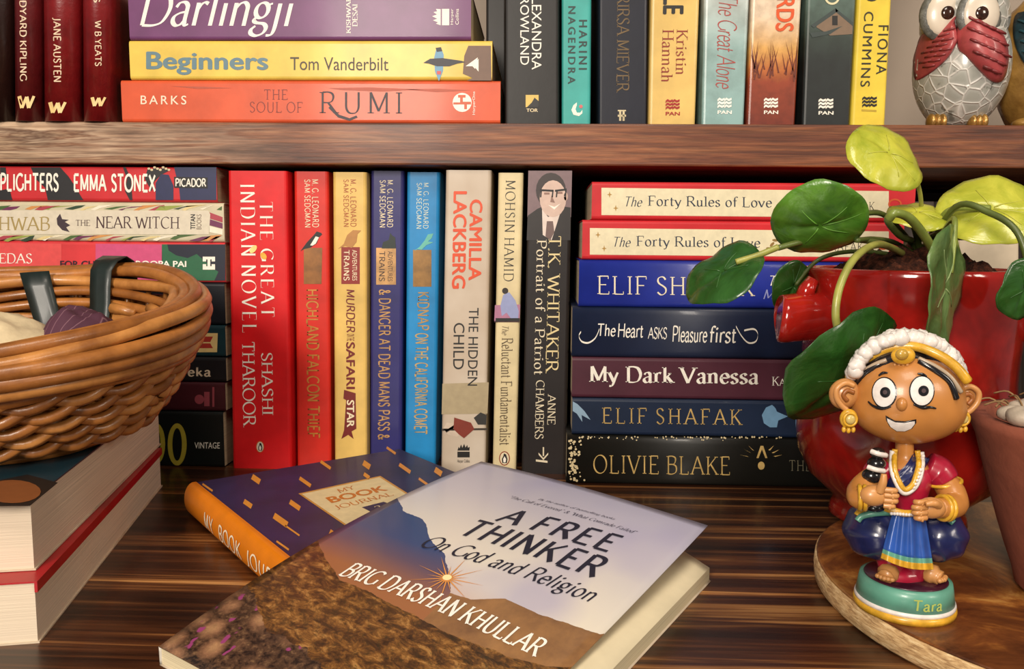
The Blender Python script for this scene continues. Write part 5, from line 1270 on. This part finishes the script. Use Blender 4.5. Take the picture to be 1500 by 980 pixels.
def leaf(px, py, y, a_px, b_px, ang, mat, cup=.15, flip=1, wavy=.03, seed=0., att=(0., -.1)):
    """round leaf: half axes in pixels, ang = direction of the long axis in the picture (degrees, up from right); tilted about its long axis"""
    c = PV(px, py, y); s = (c-CAM).length/FPX*1.0
    view = (c-CAM).normalized(); right = view.cross(Vector((0, 0, 1))).normalized(); up = right.cross(view)
    e1 = right*math.cos(R(ang))+up*math.sin(R(ang)); e2 = -right*math.sin(R(ang))+up*math.cos(R(ang))
    tl = math.acos(max(.05, min(1, b_px/a_px)))*flip
    nrm = -view; ax2 = e2*math.cos(tl)+nrm*math.sin(tl); nn_ = (nrm*math.cos(tl)-e2*math.sin(tl)).normalized()
    rad = a_px*s; vs = []; fs = []; nr, na = 9, 40
    def pt(t, a, off):
        w_ = 1+wavy*math.sin(3*a+seed)+wavy*.6*math.sin(5*a+2*seed)
        x, y_ = t*w_*math.cos(a), t*w_*math.sin(a)
        z_ = -cup*t*t+.05*t*t*math.sin(4*a+seed)+.03*math.sin(9*x+seed)*math.sin(8*y_)*t-.06*math.exp(-(y_/.08)**2)*(1-t*.3)
        return c+e1*(x*rad)+ax2*(y_*rad)+nn_*(z_*rad+off)
    for off in (0, -.0009):
        vs.append(pt(0, 0, off))
        for i in range(1, nr+1):
            for k in range(na): vs.append(pt(i/nr, 2*math.pi*k/na, off*(1-.7*(i == nr))))
    m = 1+nr*na
    for o in (0, m):
        for k in range(na): fs.append((o, o+1+k, o+1+(k+1) % na))
        for i in range(nr-1):
            p, q = o+1+i*na, o+1+(i+1)*na
            for k in range(na): fs.append((p+k, q+k, q+(k+1) % na, p+(k+1) % na))
    p, q = 1+(nr-1)*na, m+1+(nr-1)*na
    for k in range(na): fs.append((p+k, p+(k+1) % na, q+(k+1) % na, q+k))
    lf = pyd('leaf', vs, fs, mat, plant, True)
    for sgn, tr in ((0, .8), (1, .62), (-1, .62), (2, .5), (-2, .5)):        # raised veins run out from the stalk point
        a = {0: 0, 1: .55, -1: -.55, 2: 2.2, -2: -2.2}[sgn]
        tube('vein', [pt(.06+tr*j/5, a, .0001) for j in range(6)], lambda q: .0004*(1-.7*q), VEIN[id(mat)], lf, 5)
    return c, e1, ax2, nn_, rad, lf
leaf(1304, 222, .395, 55, 32, -42, LIME, .22, -1, .03, 1.)
leaf(1452, 302, .400, 62, 42, -8, LIME, .12, -1, .03, 2.)
leaf(1345, 309, .405, 37, 16, -10, LIME, .2, -1, .05, 3.)
leaf(1201, 333, .365, 64, 49, 8, GREEN, .28, 1, .02, 4.)
leaf(1057, 396, .375, 60, 35, 35, DARK, .12, -1, .03, 5.)
leaf(1163, 420, .425, 36, 26, 70, DARK, .1, 1, .03, 6.)
leaf(1388, 420, .352, 80, 19, 89, OLIVE, .03, 1, .01, 7.)
leaf(1502, 424, .360, 40, 24, 78, DARK, .1, 1, .03, 8.)
leaf(1246, 553, .350, 96, 42, 52, DARK, .25, 1, .03, 9.)
STM = paint('#7c8a3c', .4, .2, .2, 60); STG = paint('#9a9a4a', .4, .2, .2, 60); STD = paint('#56632c', .45, .1, .2, 60)
def stem(pts, r, mt, r1=None):
    r *= .75
    tube('stem', catmull([PV(x, y, d) for x, y, d in pts], 7), (lambda q: r+(r1-r)*q) if r1 else r, mt, plant, 8)
stem([(1358, 372, .432), (1352, 330, .42), (1348, 285, .405), (1340, 255, .397)], .0014, STG)
stem([(1350, 378, .43), (1335, 322, .415), (1312, 312, .405), (1300, 322, .40), (1318, 345, .41), (1335, 352, .42)], .0022, STD)
stem([(1378, 392, .40), (1360, 355, .385), (1335, 322, .375), (1312, 312, .37), (1302, 320, .372)], .0027, STM)
stem([(1340, 372, .43), (1310, 355, .42), (1280, 350, .395), (1255, 352, .372)], .0016, STD)
stem([(1345, 368, .43), (1300, 318, .41), (1268, 312, .39), (1240, 318, .372)], .0018, STD)
stem([(1140, 362, .372), (1110, 374, .372), (1078, 384, .3725)], .0019, STG)
stem([(1330, 374, .425), (1285, 355, .39), (1200, 350, .378), (1140, 363, .372)], .0018, STD)
stem([(1330, 376, .425), (1290, 358, .385), (1255, 375, .362), (1232, 415, .352), (1224, 460, .349), (1232, 500, .350), (1240, 540, .349)], .0023, STG)
stem([(1350, 372, .43), (1375, 325, .41), (1400, 305, .40), (1450, 305, .398)], .0021, STM)
stem([(1355, 372, .43), (1400, 303, .39), (1450, 312, .375), (1490, 340, .365), (1510, 400, .36)], .0020, STD)
stem([(1350, 350, .43), (1375, 340, .41), (1400, 325, .40)], .0020, STM)
stem([(1360, 376, .43), (1394, 322, .375), (1398, 345, .362), (1392, 400, .357)], .0016, STM)
stem([(1330, 376, .43), (1255, 368, .43), (1200, 380, .428), (1165, 418, .426)], .0015, STD)

# ---------------------------------------------------------------- terracotta pot
yt = .335
tc = PV(1622, 700, yt); TC = Vector((tc.x, yt, TS))
tpot = thing('terracotta_pot', 'rough terracotta pot with dry soil and white pebbles', 'pot', (TC.x, TC.y, TS))
TM = paint('#93503a', .85, 0, .18, 40, .4, col2='#6e3423')
ht = PV(1648, 618, yt).z-TS
tr_ = abs(PV(1441, 640, yt).x-TC.x); br_ = abs(PV(1512, 850, yt).x-TC.x)
pf = [(.003, .0002), (br_, .0002), (br_+.003, .003)]+[(br_+(tr_-br_)*(k/8)**.8, ht*k/8) for k in range(1, 8)]+[(tr_, ht-.004), (tr_, ht), (tr_-.006, ht), (tr_-.0075, ht-.006), (tr_-.010, ht-.016), (.003, ht-.016)]
lathe('pot', pf, TC, TM, tpot, 64)
mound('soil', TC+Vector((0, 0, ht-.012)), tr_-.0095, .012, tpot, 9., .004)
PB = paint('#b9aa98', .6, 0, .15, 120, .2)
for i, (px_, py_, r) in enumerate(((1484, 601, .0062), (1498, 606, .0075), (1497, 592, .0055), (1520, 600, .007), (1512, 590, .006))):
    q = PZ(px_, py_+6, TS+ht+.003); pb = thing('pebble', 'white pebble on the dry soil of the terracotta pot', 'pebble', (q.x, q.y, TS+ht), 'pebbles on the terracotta pot')
    ell('stone', q+Vector((0, 0, .0004)), (r, r*.8, r*.55), PB, pb, Matrix.Rotation(i*1.3, 3, 'Z'), 14, 10, lambda d: 1+.12*noise.noise(d*1.7+Vector((i, 0, 0))))
# dry roots
rs = random.Random(8)
for i in range(12):
    a = rs.uniform(2.4, 4.2); r = rs.uniform(.02, tr_-.012); p = TC+Vector((r*math.cos(a), r*math.sin(a), ht+.001+.006*(1-r/tr_))); d = Vector((rs.uniform(-1, 1), rs.uniform(-1, 1), .1)).normalized()*.012
    tube('dry_root', catmull([p, p+d*.5+Vector((0, 0, .003)), p+d], 4), .0004, paint('#8a6a44', .8), tpot, 5)
# ---------------------------------------------------------------- nodding-head dancer figurine
yf0 = PZ(1324, 917, TS).y; S = (PV(1424, 700, yf0)-PV(1324, 700, yf0)).x/100; yf = yf0+71*S; S = (PV(1424, 700, yf)-PV(1324, 700, yf)).x/100
fb = PV(1324, 880, yf)           # metres per pixel at the figure
FG = thing('dancer_figurine', 'painted big headed dancer figurine in a blue sari with white flowers in her hair', 'figurine', (fb.x, yf, TS))
def fp(px, py, dy=0.): return PV(px, py, yf+dy)
SKIN = paint('#b87a3c', .38, .2, .06, 90); SKIN2 = paint('#c48a50', .38, .2, .06, 90); GLD = paint('#d3a02c', .35, .3, .15, 300); PWH = paint('#ded6d0', .4, .2, .08, 300)
NAVY = paint('#1a2252', .3, .4, .2, 120); BLU = paint('#2c56a8', .35, .3, .1, 120); TEA = paint('#5d9a86', .4, .2, .08, 120); CRIM = paint('#a01632', .3, .4, .15, 120); BLKP = paint('#141216', .22, .5, .2); MARN = paint('#3c0f22', .35, .3, .2)
# base
bz0, bz1 = TS, PV(1324, 868, yf).z
rb = 71*S
bx = fb.x
bh = PV(1324, 873, yf-rb).z-TS
BCN = Vector((bx, yf, TS))
base = lathe('base_rim', [(.001, .0001), (rb, .0001), (rb+.0003, bh*.12), (rb, bh*.24), (.001, bh*.24)], BCN, GLD, FG, 64)
lathe('white_band', [(.001, bh*.24), (rb-.0002, bh*.24), (rb-.0001, bh*.30), (rb-.0004, bh*.38), (.001, bh*.38)], BCN, PWH, FG, 64)
lathe('base_drum', [(.001, bh*.36), (rb-.0006, bh*.36), (rb-.0014, bh*.80), (rb-.0019, bh), (rb-.0032, bh+.0003), (.001, bh+.0003)], BCN, TEA, FG, 64)
lathe('base_top', [(.001, bh), (rb-.0032, bh+.0002), (rb-.0036, bh+.0008), (.001, bh+.0009)], BCN, MARN, FG, 48)
uv, f = fine(unit(pen('Tara', .15, .12, .0, .05, .08)), 2); vs = []
for q in uv:                                   # lettering follows the drum
    a = R(-90)+(-.24+.62*q.x); h = bh*(.48+.36*q.y); r = rb-.0006-.0008*(h/bh-.36)+.0002+q.z; vs.append(BCN+Vector((r*math.cos(a), r*math.sin(a), h)))
pyd('name_lettering', vs, f, paint('#a8b45c', .4), FG, fix=False)
zt_ = TS+bh+.0008
# legs and feet
def limb(nm, pts, radii, mt, seg=12, parent=FG):
    c = catmull(pts, 6); n = len(radii)-1
    return tube(nm, c, lambda q: radii[min(int(q*n), n-1)]*(1-(q*n-min(int(q*n), n-1)))+radii[min(int(q*n), n-1)+1]*(q*n-min(int(q*n), n-1)), mt, parent, seg)
for s, tx in ((-1, 1283), (1, 1362)):
    heel = Vector((fp(1322+s*18, 840).x, yf-.002, zt_+.0028)); toe = Vector((fp(tx, 850).x, yf-.0085, zt_+.0022))
    vs, fs = tube_geo(catmull([heel+Vector((0, .001, .003)), heel, (heel+toe)/2+Vector((0, 0, .0006)), toe], 5), lambda q: [.0022, .0036, .0036, .0040, .0030][min(4, int(q*4.99))], 10)
    ft = pyd('foot', vs, fs, SKIN2, FG, True)
    d = (toe-heel).normalized(); sd = Vector((d.y, -d.x, 0))
    for j in range(5):
        t0 = toe+sd*(j-2)*.00135+d*(.0012-.0003*abs(j-2)); ell('toe', t0, (.0011, .0011, .0010), SKIN2, ft, nu=8, nv=6)
    limb('trouser_leg', [fp(1322+s*14, 848, -.003), fp(1322+s*16, 838, -.003), fp(1322+s*20, 815, -.002)], [.0042, .0046, .0050], CRIM, 14)
limb('trouser_front', [fp(1300, 842, -.0035), fp(1322, 846, -.0045), fp(1346, 843, -.0035)], [.0034, .0042, .0034], CRIM, 12)
# puffed skirt
for s, cx_, cy_ in ((-1, 1280, 777), (1, 1370, 780)):
    c = fp(cx_, cy_, 0)
    def puff(d, s=s): return 1+.035*math.sin(9*math.atan2(d.z, d.x*s+.3)+2*d.y)*(1-abs(d.y)*.3)
    ell('skirt_puff', c, (43*S, .0135, 41*S), NAVY, FG, Matrix.Rotation(R(14*s), 3, 'Y'), 36, 22, puff)
ell('skirt_core', fp(1326, 785, .001), (42*S, .0125, 42*S), NAVY, FG, None, 28, 18)
# apron with pleats and two borders
def apron(nm, t0, t1, mt, off):
    vs = []; fs = []; nu, nv = 40, 14
    for lay in (0, 1):
        for j in range(nv+1):
            t = t0+(t1-t0)*j/nv
            for i in range(nu+1):
                u = i/nu; xl, xr = 1308-17*t**.9, 1354+13*t**.9; yb = 750+66*t+(u-.15)*16*t+(6*math.sin(math.pi*u)*t)
                x = xl+(xr-xl)*u; dy = -.0125-.0035*t-.003*math.sin(math.pi*u)+.0007*math.cos(u*26)*(.3+t)-off
                vs.append(fp(x, yb, dy+(0.0012 if lay else 0)))
    w_ = nu+1; m = w_*(nv+1)
    for j in range(nv):
        for i in range(nu): a = j*w_+i; fs += [(a, a+1, a+w_+1, a+w_), (m+a, m+a+w_, m+a+w_+1, m+a+1)]
    for i in range(nu): fs += [(i, m+i, m+i+1, i+1), (nv*w_+i, nv*w_+i+1, m+nv*w_+i+1, m+nv*w_+i)]
    for j in range(nv): fs += [(j*w_, (j+1)*w_, m+(j+1)*w_, m+j*w_), (j*w_+nu, m+j*w_+nu, m+(j+1)*w_+nu, (j+1)*w_+nu)]
    return pyd(nm, vs, fs, mt, FG, True)
ap = apron('apron', 0, .86, BLU, 0); apron('apron_teal_border', .85, .95, TEA, .0002); apron('apron_gold_border', .94, 1.06, GLD, .0004)
# hip bands
for s, pts in ((-1, [(1255, 752), (1262, 745), (1280, 741), (1300, 740), (1310, 742)]), (1, [(1356, 743), (1372, 744), (1388, 748), (1398, 755)])):
    pcn = fp(1280, 777) if s < 0 else fp(1370, 780)
    def pband(x, y): return on_ell(x, y, pcn, Vector((43*S, .0135, 41*S)), .0009)
    tube('gold_hip_band', [pband(p.x, p.y) for p in catmull([(x, y+3, 0) for x, y in pts], 5)], .0013, GLD, FG, 8)
    tube('teal_hip_band', [pband(p.x, p.y) for p in catmull([(x-s, y+11, 0) for x, y in pts], 5)], .0013, TEA, FG, 8)
ell('hip_pouch', fp(1276, 738, -.008), (20*S, .007, 9*S), BLKP, FG, nu=16, nv=10)
tube('waist_chain', catmull([fp(1296, 744, -.0150), fp(1325, 752, -.0175), fp(1357, 749, -.0155)], 6), .0014, GLD, FG, 8)
for i in range(12): x = 1306+i*4.3; ell('waist_bead', fp(x, 754-abs(i-6)*.3, -.0185), (.0007,)*3, PWH, FG, nu=8, nv=6)
# torso, one continuous surface
tor = [(1327, 752, 30, .010), (1327, 738, 27, .0095), (1326, 722, 29, .0098), (1327, 704, 35, .0098), (1328, 690, 38, .0085), (1327, 678, 28, .0070), (1325, 668, 14, .0045), (1325, 656, 12, .0042), (1325, 646, 12, .0042)]
vs = []; fs = []; na = 28
tt = catmull([(a, b_, c_) for a, b_, c_, d in tor], 3); td = catmull([(d, 0, 0) for *_, d in tor], 3)
for q, dd in zip(tt, td):
    c = fp(q.x, q.y)
    for k in range(na): a = 2*math.pi*k/na; vs.append(c+Vector((q.z*S*math.cos(a), dd.x*math.sin(a), 0)))
for j in range(len(tt)-1):
    for k in range(na): fs.append((j*na+k, j*na+(k+1) % na, (j+1)*na+(k+1) % na, (j+1)*na+k))
fs.append(tuple(range(na))[::-1]); fs.append(tuple((len(tt)-1)*na+k for k in range(na)))
to = pyd('torso', vs, fs, [CRIM, SKIN], FG, True)
for p in to.data.polygons:
    zc_ = (to.matrix_basis @ p.center).z+FG.location.z
    if zc_ > fp(1325, 681).z: p.material_index = 1
# sash across the chest
def tsurf(px, py, off):                         # front of the torso at a picture position
    i = min(range(len(tt)), key=lambda i: abs(tt[i].y-py)); u = max(-.97, min(.97, (px-tt[i].x)/tt[i].z)); return fp(px, py, -td[i].x*math.sqrt(1-u*u)-off)
L1 = catmull([(1362, 672, 0), (1352, 690, 0), (1335, 708, 0), (1315, 722, 0), (1300, 745, 0)], 5); L2 = catmull([(1338, 664, 0), (1326, 682, 0), (1312, 694, 0), (1302, 702, 0), (1296, 722, 0)], 5)
vs = []; fs = []; nw = 8
for lay in (0, 1):
    for p, q in zip(L1, L2):
        for k in range(nw+1): x, y = p.x+(q.x-p.x)*k/nw, p.y+(q.y-p.y)*k/nw; vs.append(tsurf(x, y, (.0004 if lay else .0012)+.0004*math.cos(k*2.4)*(0 if lay else 1)))
w_ = nw+1; n = len(L1); m = w_*n
for j in range(n-1):
    for i in range(nw): a = j*w_+i; fs += [(a, a+1, a+w_+1, a+w_), (m+a, m+a+w_, m+a+w_+1, m+a+1)]
for i in range(nw): fs += [(i, m+i, m+i+1, i+1), ((n-1)*w_+i, (n-1)*w_+i+1, m+(n-1)*w_+i+1, m+(n-1)*w_+i)]
for j in range(n-1): fs += [(j*w_, (j+1)*w_, m+(j+1)*w_, m+j*w_), (j*w_+nw, m+j*w_+nw, m+(j+1)*w_+nw, (j+1)*w_+nw)]
pyd('sash', vs, fs, NAVY, FG, True)
# shoulders and arms
limb('sleeve', [fp(1357, 684, -.001), fp(1372, 692, -.002), fp(1383, 706, -.0035)], [.0062, .0068, .0060], CRIM)
limb('sleeve', [fp(1296, 686, .0), fp(1286, 693, -.001), fp(1279, 700, -.002)], [.0056, .0058, .0050], CRIM)
tube('sleeve_cuff', [fp(1383, 706, -.0035)+Vector((.0060*math.cos(a), .0058*math.sin(a), .0012*math.cos(a))) for a in [2*math.pi*k/20 for k in range(20)]], .0008, GLD, FG, 6, True)
limb('arm', [fp(1382, 704, -.003), fp(1394, 722, -.007), fp(1398, 738, -.011), fp(1388, 744, -.016), fp(1374, 744, -.019)], [.0048, .0052, .0050, .0042, .0036], SKIN)
limb('arm', [fp(1281, 697, -.002), fp(1266, 710, -.006), fp(1258, 722, -.010), fp(1259, 730, -.015), fp(1270, 728, -.018)], [.0042, .0046, .0046, .0042, .0036], SKIN)
def bangle(px, py, dy, ax, rr):
    c = fp(px, py, dy); ax = Vector(ax).normalized(); u = ax.cross(Vector((0, 0, 1))).normalized(); v = ax.cross(u)
    for o in (-.0009, .0009): tube('bangle', [c+ax*o+u*rr*math.cos(2*math.pi*k/20)+v*rr*math.sin(2*math.pi*k/20) for k in range(20)], .0009, GLD, FG, 6, True)
bangle(1384, 744, -.0165, (-1, -.3, .1), .0044); bangle(1263, 729, -.0165, (1, -.3, .05), .0044)
# hands: palm, four curled fingers and a thumb
def hand(px, py, dy, s, thumb_up):
    c = fp(px, py, dy); h = ell('palm', c, (.0052, .0036, .0040), SKIN2, FG, None, 16, 12)
    for j in range(4):
        zz = .0030-.0020*j; ln = (.0042, .0048, .0046, .0036)[j]
        limb('finger', [c+Vector((s*.0028, -.0022, zz)), c+Vector((s*(.0030+ln*.7), -.0032, zz)), c+Vector((s*(.0026+ln), -.0020, zz-.0003)), c+Vector((s*(.0016+ln*.7), -.0036, zz-.0006))], [.00115, .0011, .0010, .0008], SKIN2, 8, h)
    if thumb_up: limb('thumb', [c+Vector((s*.001, -.002, .002)), c+Vector((s*.0018, -.003, .006)), c+Vector((s*.0020, -.003, .0092))], [.0017, .0015, .0010], SKIN2, 8, h)
    else: limb('thumb', [c+Vector((-s*.001, -.003, .002)), c+Vector((s*.0015, -.005, .0034)), c+Vector((s*.0045, -.005, .0030))], [.0016, .0014, .0010], SKIN2, 8, h)
hand(1280, 726, -.0205, 1, True); hand(1364, 744, -.0215, -1, False)
# braid over the shoulder with white bands
for cx_, cy_, r in ((1286, 664, 11), (1284, 679, 13), (1277, 697, 14)): ell('braid', fp(cx_, cy_, -.008), (r*S, r*S*.9, r*S*.8), BLKP, FG, None, 18, 12)
for x0, y0, x1, y1 in ((1276, 661, 1298, 667), (1271, 684, 1295, 690)): tube('flower_band', catmull([fp(x0, y0, -.0105), fp((x0+x1)/2, (y0+y1)/2+1, -.0122), fp(x1, y1, -.0100)], 5), .0010, PWH, FG, 8)
# necklaces
for nm, pts, mt, r in (('white_necklace', [(1307, 660), (1306, 685), (1311, 703), (1323, 722), (1338, 716), (1347, 700), (1351, 680), (1350, 662)], PWH, .0010), ('gold_necklace', [(1311, 658), (1310, 685), (1316, 704), (1325, 717), (1336, 711), (1342, 697), (1346, 680), (1344, 660)], GLD, .0011)):
    c = catmull([(x, y, 0) for x, y in pts], 6); tube(nm, [tsurf(p.x, p.y, .0022) for p in c], r, mt, FG, 8)
for i in range(10): t = i/9; ell('necklace_bead', tsurf(1352-14*t**1.6, 668+46*t, .0030), (.0008,)*3, PWH, FG, nu=8, nv=6)
# head
hc = fp(1331, 583); HR_ = Vector((78*S, .0165, 68*S))
def headf(d):
    k = 1.0
    if d.z < 0: k *= 1+.10*abs(d.x)*math.sin(-d.z*math.pi)
    return k
HM = Matrix.Rotation(R(3), 3, 'Y')
head = ell('head', hc, HR_, SKIN, FG, None, 44, 30, headf)
def hs(px, py, off=.0003):
    p = on_ell(px, py, hc, HR_)-hc; d = Vector((p.x/HR_.x, p.y/HR_.y, p.z/HR_.z)); r = p*headf(d); return hc+r+r.normalized()*off
def hpatch(nm, pts, mt, off, par, rings=4): vs, fs = patch_geo(pts, lambda x, y: hs(x, y, off), rings); return pyd(nm, vs, fs, mt, par, fix=False)
for ex, ey in ((1296, 575), (1350, 573)):
    hpatch('eye_outline', disc(ex, ey, 18.5, 22.5, 28), BLKP, .0003, head)
    e = hpatch('eye', disc(ex, ey, 16.5, 20.5, 28), PWH, .0005, head); hpatch('pupil', disc(ex+2, ey, 7.5, 7.5, 20), BLKP, .0007, head); hpatch('pupil_centre', disc(ex+2, ey, 3.2, 3.2, 14), paint('#4a3a3c', .3), .0009, head)
def hline(nm, pts, w0, mt, off=.0004, par=None):
    c = catmull([(x, y, 0) for x, y in pts], 6); tube(nm, [hs(p.x, p.y, off) for p in c], lambda q: w0*(1-.5*abs(2*q-1)), mt, par or head, 6)
hline('eyebrow', [(1288, 551), (1294, 547), (1301, 547)], .0006, BLKP); hline('eyebrow', [(1344, 548), (1351, 549), (1357, 552)], .0006, BLKP)
hline('eye_liner', [(1273, 588), (1281, 594), (1294, 598), (1306, 595)], .0006, BLKP); hline('eye_liner', [(1338, 592), (1350, 597), (1362, 596), (1370, 598)], .0006, BLKP)
mo = [(1299, 607), (1310, 614), (1326, 615.5), (1342, 613), (1342, 618), (1336, 626), (1326, 630), (1314, 629), (1305, 622), (1300, 613)]
hpatch('mouth_outline', mo, BLKP, .0003, head); mcx, mcy = 1322, 619
hpatch('teeth', [(mcx+(x-mcx)*.88, mcy+1+(y-mcy)*.80) for x, y in mo], PWH, .0006, head)
ell('nose', hs(1321, 592, .0003), (.0020, .0020, .0026), SKIN, head, nu=14, nv=10)
for k in range(4): ell('fringe_tip', hs(1311+k*6, 535, .0002), (.0006, .0006, .0008), SKIN2, head, nu=8, nv=6)
# ears and earrings
for s, ex, ey in ((-1, 1236, 578), (1, 1408, 583)):
    c = fp(ex, ey, .001); vs, fs = ell_geo(c, (22*S, .0045, 25*S), Matrix.Rotation(R(-22*s), 3, 'Y'), 20, 14, lambda d: 1-.12*max(0, -d.z)); er = pyd('ear', vs, fs, SKIN2, FG, True)
    tube('ear_rim', catmull([c+Vector((x*s*S, -.0042, -y*S)) for x, y in ((-8, -16), (4, -20), (16, -12), (16, 2), (8, 14), (0, 20))], 4), .0011, SKIN2, er, 8)
    tube('ear_fold', catmull([c+Vector((x*s*S, -.0046, -y*S)) for x, y in ((-8, -6), (2, -9), (7, -2), (1, 6))], 4), .0009, paint('#8f5526', .4), er, 8)
    q = fp(1243 if s < 0 else 1407, 613 if s < 0 else 612, -.004); ea = ell('earring', q, (13*S, .0020, 14.5*S), GLD, FG, None, 24, 10)
    tube('earring_ring', [q+Vector((9*S*math.cos(a), -.0018, 9.5*S*math.sin(a))) for a in [2*math.pi*k/20 for k in range(20)]], .0006, GLD, ea, 6, True)
    ell('earring_stud', q+Vector((0, -.0022, 0)), (.0019, .0010, .0019), paint('#c8b06a', .3, .3), ea, nu=14, nv=8)
    for j in (-1, 0, 1): ell('earring_drop', q+Vector((j*.0018, -.0006, -16*S-.0003*(1-abs(j)))), (.0009, .0009, .0013), GLD, ea, nu=8, nv=6)
# hair: black cap, braided flower crown, gold band
def arc(px0, py0, px1, py1, top, n=24): return None
ell('hair', hc+Vector((0, .0045, .0025)), (HR_.x*1.01, HR_.y*1.0, HR_.z*1.06), BLKP, FG, None, 36, 20)
def band(pts, nm, r, mt, off, seg=8): c = catmull([(x, y, 0) for x, y in pts], 8); return tube(nm, [hs(p.x, p.y, off) for p in c], r, mt, FG, seg)
band([(1251, 577), (1256, 560), (1275, 542), (1298, 529)], 'hair_line', .0012, BLKP, .0002); band([(1346, 530), (1370, 544), (1390, 560), (1400, 584)], 'hair_line', .0012, BLKP, .0002)
band([(1254, 556), (1266, 542), (1285, 529), (1305, 521), (1325, 518), (1345, 520), (1370, 530), (1390, 544), (1405, 562)], 'gold_headband', .0019, GLD, .0030)
band([(1249, 566), (1262, 550), (1282, 537), (1300, 530)], 'pearl_string', .0009, paint('#a8947c', .4, .2), .0009); band([(1345, 528), (1370, 540), (1390, 555), (1404, 575)], 'pearl_string', .0009, paint('#a8947c', .4, .2), .0009)
ell('hair_jewel', fp(1323, 521, -.0092), (17*S, .0022, 13*S), GLD, FG, nu=24, nv=12); ell('jewel_stone', fp(1321, 519, -.0112), (9*S, .0018, 8*S), paint('#b8923c', .25, .4), FG, nu=16, nv=10)
rs = random.Random(21)
for ring_, (rx, ry, cy_, n, off) in enumerate(((81, 66, 560, 27, .005), (77, 61, 556, 25, .001), (80, 74, 566, 26, .010))):
    for i in range(n):
        a = R(12+156*i/(n-1)); x = 1328-rx*math.cos(a)*1.0; y = cy_-ry*math.sin(a)
        c = fp(x, y, -.002+off+.001*rs.uniform(-1, 1)); r = .0027*rs.uniform(.85, 1.2)
        ell('hair_flower', c, (r*1.15, r, r), PWH, FG, Matrix.Rotation(rs.uniform(0, 3), 3, 'Y'), 10, 8, lambda d, i=i: 1+.22*noise.noise(d*2.3+Vector((i, ring_, 0))))
